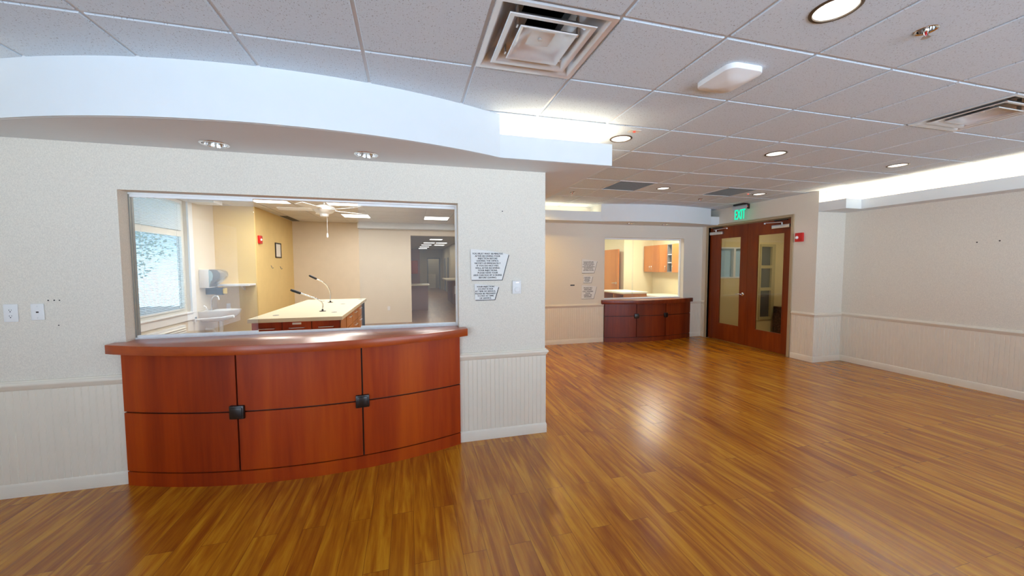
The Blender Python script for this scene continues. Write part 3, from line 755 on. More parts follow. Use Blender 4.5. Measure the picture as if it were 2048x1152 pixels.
# ------------------------------------------------------------------ signs and plates
def sign(label, pts, yw, lines, size, ctr, grp, bold, off=.006, sx=1.):
    cxs = sum(p[0] for p in pts) / len(pts); czs = sum(p[1] for p in pts) / len(pts)
    t = thing('wall_sign', label, 'sign', (cxs, yw, czs), grp)
    obj('backing_plate', MB().prism([(x + off, z - off) for x, z in pts], yw - .006, yw - .0002, 'y'), M['black'], t)
    obj('face_plate', MB().prism(pts, yw - .010, yw - .0062, 'y', .0006), M['signplate'], t)
    text('lettering', lines, size, (ctr[0], yw - .0108, ctr[1]), (PI / 2, 0, 0), M['ink'], t, bold=bold, space=1.06, sx=sx)
    return t
def outline(tl, tr, br, bl, sag=.006, n=8):
    top = [(tl[0] + (tr[0] - tl[0]) * k / n, tl[1] + (tr[1] - tl[1]) * k / n + sag * 4 * (k / n) * (1 - k / n)) for k in range(n + 1)]
    return [bl] + top + [br]
sign('silver notice telling patients to wait after injections, near wall', outline((.517, 1.713), (.860, 1.668), (.798, 1.442), (.522, 1.442)), YF,
     'YOU MUST WAIT 30 MINUTES\nAFTER RECEIVING YOUR\nINJECTION BEFORE\nLEAVING THE OFFICE.\nNOTIFY US IMMEDIATELY\nIF YOU DO NOT FEEL\nWELL AFTER RECEIVING\nYOUR INJECTIONS.\nPLEASE HAVE YOUR\nARM CHECKED BY A NURSE\nBEFORE LEAVING.', .0198, (.669, 1.567), None, .0005, sx=1.03)
sign('small silver notice about co-pay, below the larger near wall notice', outline((.548, 1.409), (.766, 1.380), (.730, 1.266), (.553, 1.266), .003), YF,
     'YOUR INJECTION\nCO-PAY IS DUE\nAT TIME OF SERVICE.\nPLEASE BE PREPARED\nTO PAY AT TIME\nOF SERVICE.', .0192, (.648, 1.331), None, .0005, sx=1.03)
FS = 'silver notices on the far wall'
sign('topmost of three silver notices on the far wall', outline((3.352, 1.706), (3.690, 1.662), (3.622, 1.425), (3.352, 1.425)), YR,
     'PLEASE BE SURE AND\nINFORM THE OFFICE\n24 HOURS IN ADVANCE\nFOR ANY NEED TO\nCANCEL OR RESCHEDULE\nAN APPOINTMENT.\nFAILURE TO DO SO\nWILL RESULT IN A FEE.', .0235, (3.497, 1.560), None, .0006)
sign('smallest silver notice, middle of three on the far wall', outline((3.385, 1.375), (3.595, 1.352), (3.560, 1.225), (3.385, 1.225), .003), YR,
     'PAYMENT IS DUE\nAT TIME OF SERVICE\nPLEASE SEE THE\nRECEPTIONIST\nBEFORE LEAVING\nTHE OFFICE.', .0165, (3.468, 1.295), None, .0005)
sign('lowest silver notice on the far wall, banning perfumes and phones', outline((3.347, 1.178), (3.683, 1.145), (3.617, .902), (3.347, .902)), YR,
     'PLEASE NO\nPERFUMES\nCELL PHONES\nFOOD\nDRINK OR\nSMOKING', .034, (3.487, 1.030), None, .0008, sx=1.1)
solo('label_holder', MB().box(3.105, YR - .012, 1.170, 3.195, YR - .0003, 1.192, .002), M['black'], 'thin black label strip on the far wall beside the notices', 'label holder', (3.15, YR, 1.18))

t = thing('wall_control', 'white wall control with round dial beside the near wall notices', 'wall control', (.933, YF, 1.373))
obj('plate', MB().box(.893, YF - .022, 1.314, .973, YF - .0003, 1.433, .004), M['white'], t, 40)
RY = Matrix.Rotation(PI / 2, 3, 'X')
obj('dial', MB().lathe([(.024, 0), (.024, .006), (.021, .008), (.016, .008), (.015, .011), (0, .012)], (.935, YF - .022, 1.352), 32, RY), M['white'], t, 30)
obj('status_window', MB().box(.925, YF - .0235, 1.412, .950, YF - .021, 1.418), M['alu'], t)

t = thing('wall_outlet', 'white power outlet plate on the near wall, furthest from the window', 'power outlet', (-2.563, YF, 1.258))
obj('plate', MB().box(-2.600, YF - .008, 1.199, -2.526, YF - .0003, 1.318, .003), M['white'], t, 40)
for dz in (.018, -.021):
    r = obj('socket', MB().prism(rsq(.017, .014, .010), YF - .0095, YF - .0075, 'y'), M['white'], t)
    me = r.data
    for v in me.vertices: v.co.z += dz + 0.; 
    me.transform(Matrix.Translation((-0., 0, 0)))
    for v in me.vertices: v.co.x += 2.563 - 2.563 + 0.
    for (dx, hz) in ((-.006, .0065), (.006, .005)):
        obj('slot', MB().box(-2.563 + dx - .0012, YF - .0100, 1.258 + dz - hz / 2 + .003, -2.563 + dx + .0012, YF - .0090, 1.258 + dz + hz / 2 + .003), M['ink'], r)
    obj('ground_hole', MB().lathe([(0, 0), (.0032, 0), (.0032, .0008), (0, .0008)], (-2.563, YF - .0094, 1.258 + dz - .008), 10, RY), M['ink'], r)
t = thing('wall_jack', 'white blank plate with one cable jack, beside the power outlet', 'cable jack', (-2.425, YF, 1.261))
obj('plate', MB().box(-2.460, YF - .008, 1.206, -2.390, YF - .0003, 1.317, .003), M['white'], t, 40)
obj('jack_hole', MB().box(-2.432, YF - .0088, 1.2560, -2.418, YF - .0078, 1.2650), M['ink'], t)
for z in (1.301, 1.222): obj('screw', MB().lathe([(0, 0), (.003, 0), (.003, .001), (0, .001)], (-2.425, YF - .008, z), 10, RY), M['alu'], t)
t = thing('wall_outlet', 'white outlet low on the long wall at the photo edge', 'power outlet', (XR, 2.405, .43))
obj('plate', MB().box(XR - .008, 2.37, .365, XR - .0003, 2.445, .485, .003), M['white'], t, 40)
for z in (.405, .447): obj('socket', MB().box(XR - .0105, 2.392, z - .014, XR - .0075, 2.424, z + .014, .001), M['white2'], t)

# ------------------------------------------------------------------ office behind the near window
# island counter with drawers
ix0, ix1, iy0, iy1, iz = -1.90, -.84, 5.22, 8.05, .93
t = thing('island_counter', 'cherry drawer island with cream top in the near office', 'counter', ((ix0 + ix1) / 2, (iy0 + iy1) / 2, 0))
obj('counter_top', MB().box(ix0, iy0, iz - .05, ix1, iy1, iz, .004), M['laminate'], t)
obj('carcass', MB().box(ix0 + .03, iy0 + .05, .0, ix1 - .03, iy0 + .07, iz - .05).box(ix0 + .03, iy0 + .07, .0, ix0 + .05, iy1 - .05, iz - .05).box(ix1 - .10, iy0 + .7, 0, ix1 - .08, iy1 - .05, iz - .05).box(ix0 + .05, iy1 - .07, 0, ix1 - .03, iy1 - .05, iz - .05), M['groove'], t)
obj('end_panel', MB().box(ix1 - .055, iy0 + .05, 0, ix1 - .03, iy0 + .5, iz - .05), M['maple'], t)
obj('end_panel', MB().box(ix1 - .30, iy0 + .64, 0, ix1 - .06, iy0 + .69, iz - .05), M['cherry_d'], t)
dx = (ix1 - ix0 - .06) / 3
for k in range(3):
    for (z0, z1) in ((.70, .878), (.41, .69), (.12, .40)):
        a = ix0 + .03 + k * dx + .004; b = a + dx - .008
        dr = obj('drawer', MB().box(a, iy0 + .03, z0, b, iy0 + .05, z1, .002), M['cherry'], t)
        cz = .80 if z0 > .6 else z1 - .07; c = (a + b) / 2
        obj('drawer_pull', MB().tube([(c - .085, iy0 + .03, cz), (c - .085, iy0 + .008, cz), (c + .085, iy0 + .008, cz), (c + .085, iy0 + .03, cz)], .007, 8), M['alu'], dr, 60)
        if k == 1 and z0 > .6: obj('label_frame', MB().box(c - .05, iy0 + .024, z0 + .142, c + .05, iy0 + .0302, z0 + .166, .001), M['white2'], dr)
for k in range(3):
    ya = iy0 + .72 + k * .62
    for (z0, z1) in ((.66, .86), (.42, .65), (.12, .41)):
        dr = obj('drawer', MB().box(ix1 - .075, ya, z0, ix1 - .055, ya + .58, z1, .002), M['maple'], t)
        obj('drawer_pull', MB().tube([(ix1 - .055, ya + .2, z1 - .06), (ix1 - .03, ya + .2, z1 - .06), (ix1 - .03, ya + .38, z1 - .06), (ix1 - .055, ya + .38, z1 - .06)], .006, 8), M['alu'], dr, 60)
def unpro(px, py, z):
    pass
for (gx_, gy_) in ((-1.69, 5.55), (-1.02, 5.72), (-1.55, 7.63), (-1.10, 6.95), (-.93, 7.85)):
    obj('cable_grommet', MB().lathe([(0, .001), (.030, .001), (.034, .003), (.038, .001), (.038, 0), (0, 0)], (gx_, gy_, iz), 20), M['grille'], t, 40)
def mic(label, base, pts):
    t = thing('gooseneck_microphone', label, 'microphone', base, 'gooseneck microphones')
    x, y, z = base
    obj('base_plate', MB().lathe([(0, 0), (.045, 0), (.045, .005), (.014, .012), (.012, .03), (0, .03)], base, 20), M['black'], t, 40)
    P = [Vector(base) + Vector((0, 0, .01))] + [Vector(p) for p in pts]
    # smooth curve
    C = []
    for i in range(len(P) - 1):
        p0, p1, p2, p3 = P[max(i - 1, 0)], P[i], P[i + 1], P[min(i + 2, len(P) - 1)]
        for k in range(6):
            u = k / 6; C.append(.5 * ((2 * p1) + (p2 - p0) * u + (2 * p0 - 5 * p1 + 4 * p2 - p3) * u * u + (3 * p1 - p0 - 3 * p2 + p3) * u ** 3))
    C.append(P[-1])
    obj('gooseneck', MB().tube(C, .010, 10), M['chrome'], t, 60)
    d = (P[-1] - P[-2]).normalized(); e = P[-1]
    obj('microphone_head', MB().tube([e - d * .01, e, e + d * .02, e + d * .10, e + d * .125], [.013, .017, .019, .019, .012], 14), M['black'], t, 40)
    return t
mic('chrome gooseneck microphone on the near part of the island', (-1.20, 5.88, iz + .001), [(-1.20, 5.88, 1.04), (-1.25, 5.86, 1.10), (-1.35, 5.83, 1.15), (-1.46, 5.80, 1.20)])
mic('chrome gooseneck microphone further back on the island', (-1.36, 7.30, iz + .001), [(-1.36, 7.30, 1.10), (-1.40, 7.28, 1.22), (-1.47, 7.25, 1.30), (-1.56, 7.22, 1.355)])

# sink on the window wall (projects in +x)
sx, sy, sz = XL, 8.06, .78
t = thing('wall_sink', 'white wall hung sink in the near office', 'sink', (sx, sy, .5))
prof = []
def basin(scale, z, inset):
    pts = []
    for k in range(25):
        a = -PI / 2 + PI * k / 24; pts.append((sx + .003 + inset + (.30 + .27 * math.cos(a)) * scale - inset * .5, sy + .23 * math.sin(a) * scale, z))
    return [(sx + .003 + inset, sy - .23 * scale, z)] + pts + [(sx + .003 + inset, sy + .23 * scale, z)]
lay = [basin(.52, sz - .20, 0), basin(.80, sz - .15, 0), basin(.97, sz - .06, 0), basin(1., sz, 0), basin(.90, sz, .06), basin(.80, sz - .05, .08), basin(.5, sz - .12, .12)]
vs = []; fs = []; n = len(lay[0])
for L in lay: vs += L
for i in range(len(lay) - 1):
    for k in range(n): k2 = (k + 1) % n; fs.append((i * n + k, i * n + k2, (i + 1) * n + k2, (i + 1) * n + k))
fs.append(tuple(range(n))[::-1]); fs.append(tuple((len(lay) - 1) * n + k for k in range(n)))
obj('basin', MB().add(vs, fs), M['ceramic'], t, 40)
obj('faucet', MB().tube([(sx + .14, sy - .06, sz), (sx + .14, sy - .06, sz + .18), (sx + .155, sy - .06, sz + .24), (sx + .20, sy - .06, sz + .27), (sx + .245, sy - .06, sz + .25), (sx + .26, sy - .06, sz + .19)], .012, 10).box(sx + .10, sy - .14, sz - .002, sx + .18, sy + .02, sz + .02, .004), M['chrome'], t, 60)
obj('faucet_handle', MB().tube([(sx + .10, sy - .12, sz + .02), (sx + .08, sy - .125, sz + .07), (sx + .05, sy - .13, sz + .09)], .009, 8), M['chrome'], t, 60)
obj('drain_trap', MB().tube([(sx + .25, sy, sz - .19), (sx + .25, sy, sz - .36), (sx + .24, sy, sz - .42), (sx + .19, sy, sz - .45), (sx + .14, sy, sz - .41), (sx + .12, sy, sz - .36), (sx + .01, sy, sz - .35)], .03, 12), M['white2'], t, 60)
# towel dispenser
dx0, dy0, dz0, dz1 = XL, 7.92, 1.19, 1.52
t = thing('towel_dispenser', 'white and smoky grey paper towel dispenser over the sink', 'towel dispenser', (dx0, dy0, dz0))
obj('back_box', MB().box(dx0 + .001, dy0, dz0, dx0 + .15, dy0 + .34, dz1, .008), M['white'], t, 40)
pf = [(dx0 + .15, dz0 + .01), (dx0 + .17, dz0 + .06), (dx0 + .23, dz0 + .10), (dx0 + .29, dz0 + .15), (dx0 + .325, dz0 + .21), (dx0 + .32, dz0 + .27), (dx0 + .28, dz0 + .315), (dx0 + .22, dz0 + .33), (dx0 + .15, dz0 + .328)]
obj('cover', MB().prism(pf, dy0 + .012, dy0 + .33, 'y', .006), M['smoke'], t, 60)
obj('side_window', MB().prism([(dx0 + .15, dz0 + .01), (dx0 + .16, dz0 + .08), (dx0 + .20, dz0 + .15), (dx0 + .215, dz0 + .22), (dx0 + .19, dz0 + .29), (dx0 + .15, dz0 + .32)], dy0 + .002, dy0 + .012, 'y'), M['smoke_b'], t)
t = thing('soap_dispenser', 'small black soap dispenser with yellow tab under the shelf', 'soap dispenser', (XL, 8.15, 1.03))
obj('bracket', MB().box(XL + .001, 8.13, 1.06, XL + .16, 8.22, 1.19, .004), M['black'], t)
obj('tank', MB().box(XL + .16, 8.12, 1.05, XL + .27, 8.23, 1.185, .008), M['black'], t, 40)
obj('tab', MB().box(XL + .271, 8.13, 1.07, XL + .31, 8.21, 1.17, .004), M['yellow'], t)
t = thing('wall_shelf', 'narrow white shelf above the sink', 'shelf', (-3.3, 8.54, 1.20))
obj('board', MB().box(-3.46, 8.20, 1.205, -2.93, 8.5395, 1.24, .003), M['white'], t)
obj('bracket', MB().prism([(8.5395, 1.205), (8.36, 1.205), (8.5395, 1.11)], -3.14, -3.11, 'x'), M['white'], t)
t = thing('grab_bar', 'white swing arm bar in front of the sink', 'grab bar', (XL, 7.70, .66))
obj('wall_mount', MB().box(XL + .0005, 7.67, .61, XL + .03, 7.73, .71, .004), M['white'], t)
obj('bar', MB().tube([(XL + .02, 7.70, .655), (XL + .44, 7.70, .675)], .017, 12), M['white'], t, 60)
obj('end_grip', MB().tube([(XL + .43, 7.70, .672), (XL + .60, 7.70, .695)], .027, 12), M['white'], t, 60)
def plate_y(label, cxp, yw, cz, h=.055):
    t = thing('wall_outlet', label, 'power outlet', (cxp, yw, cz))
    obj('plate', MB().box(cxp - h * .62, yw - .008, cz - h, cxp + h * .62, yw - .0004, cz + h, .003), M['white'], t)
    for dz in (-.018, .018): obj('socket', MB().box(cxp - .016, yw - .010, cz + dz - .013, cxp + .016, yw - .0078, cz + dz + .013), M['white2'], t)
plate_y('white outlet plate on the wall by the sink', -3.41, 8.54, .80)
plate_y('white outlet low on the beige office wall beyond the island', -.565, 11.0, .41)
strobe('alarm_strobe', 'red fire alarm strobe on the mustard office wall', (-2.9, 8.70, 2.11), 'X', 1.1)
t = thing('picture_frame', 'small black framed notice on the mustard office wall', 'picture frame', (-2.9, 9.80, 1.95))
fr = MB()
for (a, b, c, d) in ((9.62, 9.645, 1.77, 2.11), (9.98, 10.005, 1.77, 2.11), (9.645, 9.98, 1.77, 1.795), (9.645, 9.98, 2.085, 2.11)): fr.box(-2.8995, a, c, -2.88, b, d)
obj('frame', fr, M['black'], t); obj('paper', MB().box(-2.8995, 9.645, 1.795, -2.889, 9.98, 2.085), M['white2'], t)
for (y, z, lb) in ((9.32, 1.56, 'small dark hook on mustard wall below the frame, nearest its low end'), (9.92, 1.54, 'small dark hook on mustard wall straight below the frame')):
    solo('wall_hook', MB().tube([(-2.899, y, z + .03), (-2.885, y, z + .02), (-2.88, y, z - .01), (-2.865, y, z - .03), (-2.85, y, z - .01)], .006, 8), M['grille'], lb, 'hook', (-2.9, y, z))

# troffers
def troffer(label, loc, sxx=T, syy=T, grp='square office light panels'):
    x, y, z = loc; t = thing('ceiling_light_panel', label, 'ceiling light', loc, grp); a, b = sxx / 2, syy / 2
    fr = MB()
    for (p, q, r, s) in ((-a, -b, a, -b + .02), (-a, b - .02, a, b), (-a, -b + .02, -a + .02, b - .02), (a - .02, -b + .02, a, b - .02)): fr.box(x + p, y + q, z - .006, x + r, y + s, z + .02)
    obj('frame', fr, M['white'], t); obj('diffuser', MB().box(x - a + .02, y - b + .02, z - .002, x + a - .02, y + b - .02, z + .01), M['troffer'], t); return t
tl = ['lit square ceiling panel by the sliding pane edge over the sink', 'lit square ceiling panel behind the ceiling fan', 'lit square ceiling panel deep in the office past the fan', 'lit square ceiling panel before the corridor header']
t0 = None
for (i, j), lb in zip(TR[:4], tl):
    p = (OG[0] + (i + .5) * T, OG[1] + (j + .5) * T, 2.74)
    if t0 is None: t0 = troffer(lb, p)
    else: dup(t0, p, lb)
for (i, j), lb in zip(TR[4:], ['added unseen light panel over the island front', 'added unseen light panel over the near counter end']):
    dup(t0, (OG[0] + (i + .5) * T, OG[1] + (j + .5) * T, 2.74), lb)  # unseen panels added to brighten the near office
h0 = None
for (x, y, lb) in ((1.15, 16.9, 'first corridor light panel past the header'), (.98, 19.4, 'second corridor light panel, cabinet side'), (.93, 21.3, 'third corridor light panel, cabinet side'), (.90, 23.4, 'fourth corridor light panel, cabinet side'),
                   (.88, 25.4, 'last corridor light panel, cabinet side'), (1.58, 19.4, 'second corridor light panel, counter side'), (1.62, 21.3, 'third corridor light panel, counter side')):
    if h0 is None: h0 = troffer(lb, (x, y, 2.744), .56, .6, 'corridor light panels')
    else: dup(h0, (x, y, 2.744), lb)
solo('ceiling_slot_vent', MB().box(-2.86, 9.9, 2.735, -2.70, 10.9, 2.7395), M['black'], 'dark slot vent in the office ceiling by the mustard wall', 'air vent', (-2.78, 10.4, 2.74))

# ceiling fan
fx, fy = -1.30, 6.72
t = thing('ceiling_fan', 'white ceiling fan with pull chain in the near office', 'ceiling fan', (fx, fy, 2.74))
obj('canopy', MB().lathe([(0, 0), (.075, 0), (.07, -.03), (.03, -.06), (0, -.06)], (fx, fy, 2.739), 24), M['white'], t, 40)
obj('down_rod', MB().lathe([(.014, -.05), (.014, -.20)], (fx, fy, 2.74), 12), M['white'], t)
obj('motor_housing', MB().lathe([(0, -.18), (.06, -.185), (.13, -.21), (.16, -.24), (.16, -.27), (.12, -.31), (.07, -.33), (.06, -.37), (0, -.38)], (fx, fy, 2.74), 28), M['white'], t, 40)
for k in range(5):
    a = .62 + k * 2 * PI / 5; d = Vector((math.cos(a), math.sin(a), 0)); nrm = Vector((-d.y, d.x, 0))
    R = Matrix((d, nrm, (0, 0, 1))).transposed() @ Matrix.Rotation(.2, 3, 'X')
    bl = obj('blade', MB().obox(Vector((fx, fy, 2.475)) + d * .42, (.50, .125, .007), R, .003), M['white'], t)
    obj('blade_iron', MB().obox(Vector((fx, fy, 2.48)) + d * .15, (.12, .05, .008), R), M['alu'], bl)
ch = obj('pull_chain', MB().tube([(fx + .04, fy - .02, 2.37), (fx + .04, fy - .02, 2.10)], .003, 6), M['white'], t)
obj('chain_pull', MB().lathe([(0, 0), (.010, -.01), (.016, -.05), (.012, -.075), (0, -.08)], (fx + .04, fy - .02, 2.11), 12), M['white'], ch, 50)

# exterior window of the office with blinds
t = thing('window_3', 'bright office window with white blinds', 'window', (XL, 6.3, WO[2]), None, 'structure')
y0, y1, z0, z1 = WO
fr = MB(); zm = 2.12
for (a, b, c, d) in ((y0, y0 + .06, z0, z1), (y1 - .07, y1, z0, z1), (y0 + .06, y1 - .07, z0, z0 + .07), (y0 + .06, y1 - .07, z1 - .06, z1), (y0 + .06, y1 - .07, zm - .05, zm + .05)): fr.box(XL - .12, a, c, XL - .05, b, d)
obj('window_frame', fr, M['white2'], t)
cs = MB()
for (a, b, c, d) in ((y1, y1 + .13, z0 - .13, z1 + .08), (y0 - .13, y0, z0 - .13, z1 + .08), (y0, y1, z0 - .13, z0 - .01), (y0, y1, z1, z1 + .08)): cs.box(XL + .0005, a, c, XL + .03, b, d, .004)
cs.box(XL - .10, y0, z0 - .012, XL + .05, y1 + .02, z0 + .006, .003)
obj('window_casing', cs, M['white'], t)
obj('glass_pane', MB().box(XL - .09, y0 + .06, z0 + .07, XL - .084, y1 - .07, zm - .05), M['tinted'], t)
obj('glass_pane', MB().box(XL - .09, y0 + .06, zm + .05, XL - .084, y1 - .07, z1 - .06), M['tinted'], t)
b = thing('window_blind', 'white horizontal blind on the office window', 'window blind', (XL - .03, 6.3, WO[3]))
sl = MB()
for k in range(54):
    z = z0 + .09 + k * .0225
    if z > zm - .06: continue
    sl.obox((XL - .025, (y0 + y1) / 2, z), (.025, y1 - y0 - .2, .0012), Matrix.Rotation(.32, 3, 'Y'))
for k in range(20):
    z = zm + .06 + k * .0215
    sl.obox((XL - .025, (y0 + y1) / 2, z), (.025, y1 - y0 - .2, .0012), Matrix.Rotation(.95, 3, 'Y'))
obj('slat', sl, M['slat'], b)['kind'] = 'stuff'
obj('bottom_rail', MB().box(XL - .04, y0 + .1, z0 + .06, XL - .01, y1 - .1, z0 + .08, .003), M['white'], b)
obj('head_rail', MB().box(XL - .045, y0 + .1, z1 - .05, XL - .005, y1 - .1, z1 - .005, .003), M['white'], b)
for y in (5.6, 6.5, 7.35): obj('ladder_cord', MB().box(XL - .012, y, z0 + .07, XL - .010, y + .003, z1 - .05), M['white'], b)
t = thing('wall_convector', 'white louvred convector low under the office window', 'heater', (XL, 6.6, .35))
obj('cover', MB().box(XL + .0005, 5.6, .12, XL + .05, 7.35, .62, .004), M['white'], t)
lv = MB()
for k in range(9): lv.obox((XL + .06, 6.475, .30 + k * .035), (.03, 1.7, .006), Matrix.Rotation(.5, 3, 'Y'))
obj('louvers', lv, M['white2'], t)
solo('curtain_valance_box', MB().box(XL + .031, 7.63, 2.66, -3.2, 7.95, 2.735, .003), M['white'], 'white boxed bulkhead at the ceiling beside the office window', 'bulkhead', (-3.4, 7.8, 2.7))

# trees outside the window
def tree(label, x, y, h, r, seed):
    rnd = random.Random(seed); t = thing('garden_tree', label, 'tree', (x, y, -.15), 'trees outside the office window')
    obj('trunk', MB().tube([(x, y, -.15), (x + .05, y, h * .3), (x, y + .06, h * .6)], [.13, .10, .06], 10), M['bark'], t, 60)
    mb = MB()
    for k in range(3200):
        d = Vector((rnd.gauss(0, 1), rnd.gauss(0, 1), rnd.gauss(0, 1))).normalized() * (rnd.random() ** .4)
        c = Vector((x, y, h * .62)) + Vector((d.x * r, d.y * r, d.z * h * .42)); s = rnd.uniform(.035, .08)
        u = Vector((rnd.gauss(0, 1), rnd.gauss(0, 1), rnd.gauss(0, 1))).normalized(); w = u.orthogonal().normalized()
        mb.add([c - u * s, c + w * s * .5, c + u * s, c - w * s * .5], [(0, 1, 2, 3)])
    obj('foliage', mb, M['leaf'], t)
tree('leafy tree outside the office window, closer to the frame', -8.2, 10.6, 4.2, 1.7, 3)
tree('leafy tree outside the office window, further along', -9.6, 15.2, 4.8, 2.0, 5)

# corridor furniture
t = thing('hall_counter', 'brown counter with cream top standing in the corridor', 'counter', (.1, 14.2, 0))
obj('top', MB().box(-.55, 13.85, .88, .70, 14.75, .92), M['laminate'], t); obj('body', MB().box(-.5, 13.95, 0, .64, 14.7, .88), M['mauve'], t)
t = thing('hall_counter', 'brown ledge counter along the corridor side wall', 'counter', (2.0, 17, 0))
obj('top', MB().box(1.48, 15.6, .98, 2.2395, 18, 1.03), M['laminate'], t); obj('body', MB().box(1.72, 15.8, 0, 2.2395, 17.9, .98), M['mauve'], t)
solo('paper_notice', MB().box(1.80, 15.785, .42, 1.93, 15.7995, .76), M['white'], 'white paper on the corridor ledge counter front', 'paper', (1.86, 15.79, .6))
solo('partition_screen', MB().box(-.95, 19.0, 0, .50, 19.1, 2.4), M['mauve'], 'dusty red partition beside the corridor', 'partition', (-.2, 19.05, 0))
t = thing('wall_cabinet', 'small red brown cabinet on the corridor partition', 'cabinet', (.2, 19, 1.2))
obj('body', MB().box(-.2, 18.72, 1.22, .40, 18.9995, 1.85), M['cherry_d'], t)
for a in (-.195, .105): obj('door', MB().box(a, 18.70, 1.225, a + .29, 18.7195, 1.845, .002), M['cherry'], t)
struct('door_3', MB().box(2.215, 22.4, 0, 2.2395, 23.4, 2.1).box(2.215, 24.2, 0, 2.2395, 25.1, 2.1), M['grille'], 'dark door openings in the corridor side wall', 'door')
fr = MB()
for (a, b, c, d) in ((1.20, 1.27, 0, 2.17), (2.02, 2.09, 0, 2.17), (1.27, 2.02, 2.10, 2.17)): fr.box(a, 26.97, c, b, 27.0, d)
struct('door_4', fr, M['grille'], 'dark door frame at the corridor end', 'door')
solo('low_cupboard', MB().box(1.25, 28.05, 0, 1.85, 28.29, 1.0, .01), M['laminate'], 'pale cupboard seen through the corridor end doorway', 'cupboard', (1.55, 28.2, 0))

# ------------------------------------------------------------------ office behind the far window
CX = 6.76
def cab(label, ya, yb, nd, hside):
    t = thing('wall_cabinet', label, 'cabinet', (7.1, (ya + yb) / 2, 1.39), 'far office wall cabinets')
    obj('body', MB().box(CX + .02, ya + .002, 1.39, 7.0995, yb - .002, 2.15), M['maple'], t)
    w = (yb - ya) / nd
    for k in range(nd):
        a = ya + k * w + .003; b_ = a + w - .006
        d = obj('door', MB().box(CX, a, 1.393, CX + .0195, b_, 2.147, .002), M['maple'], t)
        hy = (b_ - .04 if k == 0 else a + .04) if nd == 2 else (a + .04 if hside < 0 else b_ - .04)
        obj('handle', MB().tube([(CX, hy, 1.45), (CX - .03, hy, 1.455), (CX - .03, hy, 1.555), (CX, hy, 1.56)], .007, 8), M['chrome'], d, 60)
    return t
cab('maple wall cabinet with two doors, deepest in the far office', 9.19, 9.90, 2, 0)
cab('single door maple wall cabinet between double cabinet and open shelves', 8.85, 9.185, 1, -1)
t = thing('open_shelf_unit', 'narrow open shelf unit between the maple wall cabinets', 'shelf', (7.1, 8.75, 1.39))
obj('shell', MB().box(CX + .005, 8.83, 1.39, 7.0995, 8.846, 2.15).box(CX + .005, 8.655, 1.39, 7.0995, 8.671, 2.15).box(7.08, 8.671, 1.39, 7.0995, 8.83, 2.15).box(CX + .005, 8.671, 1.39, 7.08, 8.83, 1.41).box(CX + .005, 8.671, 2.13, 7.08, 8.83, 2.15), M['grille'], t)
for z in (1.64, 1.86): obj('shelf_board', MB().box(CX + .01, 8.672, z, 7.08, 8.829, z + .018), M['white'], t)
cab('single door maple wall cabinet nearest the far window pane edge', 8.05, 8.65, 1, 1)
t = thing('pedestal_counter', 'white topped counter with open cubbies in the far office', 'counter', (5.35, 8.65, 0))
px0, px1, py0, py1 = 5.02, 5.66, 8.15, 9.15
obj('top', MB().box(px0 - .02, py0 - .02, .885, px1 + .02, py1 + .02, .925, .003), M['laminate_w'], t)
bd = MB().box(px0, py0, 0, px1, py0 + .02, .885).box(px0, py1 - .02, 0, px1, py1, .885).box(px1 - .02, py0 + .02, 0, px1, py1 - .02, .885).box(px0 + .35, py0 + .02, 0, px0 + .37, py1 - .02, .885).box(px0, 8.62, 0, px0 + .35, 8.645, .885)
for z in (.02, .30, .60, .86): bd.box(px0, py0 + .02, z, px0 + .35, 8.62, z + .02).box(px0, 8.645, z, px0 + .35, py1 - .02, z + .02)
obj('cubby_body', bd, M['maple'], t)
obj('cubby_back', MB().box(px0 + .335, py0 + .021, .04, px0 + .349, 8.619, .86).box(px0 + .335, 8.646, .04, px0 + .349, py1 - .021, .86), M['grille'], t)
t = thing('work_counter', 'white desk counter under the maple wall cabinets', 'counter', (6.6, 8.2, 0))
obj('top', MB().prism([(6.12, 9.25), (6.20, 7.30), (7.0995, 7.30), (7.0995, 9.25)], .75, .785, 'z', .003), M['laminate_w'], t)
obj('support', MB().box(6.35, 7.4, 0, 6.38, 9.2, .75).box(6.38, 9.17, 0, 7.09, 9.2, .75), M['maple'], t)
obj('grommet', MB().lathe([(0, 0), (.035, 0), (.035, .003), (0, .003)], (6.62, 8.2, .785), 20), M['grille'], t)
dl = thing('door_5', 'open maple office door with chrome lever, far office', 'door', (6.02, 10.05, 0), None, 'structure')
obj('door_leaf', MB().box(5.935, 9.97, .01, 5.98, 10.88, 2.06, .002), M['maple'], dl)
R = Matrix.Rotation(-PI / 2, 3, 'Y')
rs = obj('rose', MB().lathe([(0, 0), (.035, 0), (.033, .01), (.015, .014), (.013, .05), (0, .05)], (5.935, 10.06, 1.06), 20, R), M['chrome'], dl, 40)
obj('lever_handle', MB().tube([(5.89, 10.06, 1.06), (5.878, 10.08, 1.06), (5.878, 10.20, 1.055)], .012, 10), M['chrome'], rs, 60)

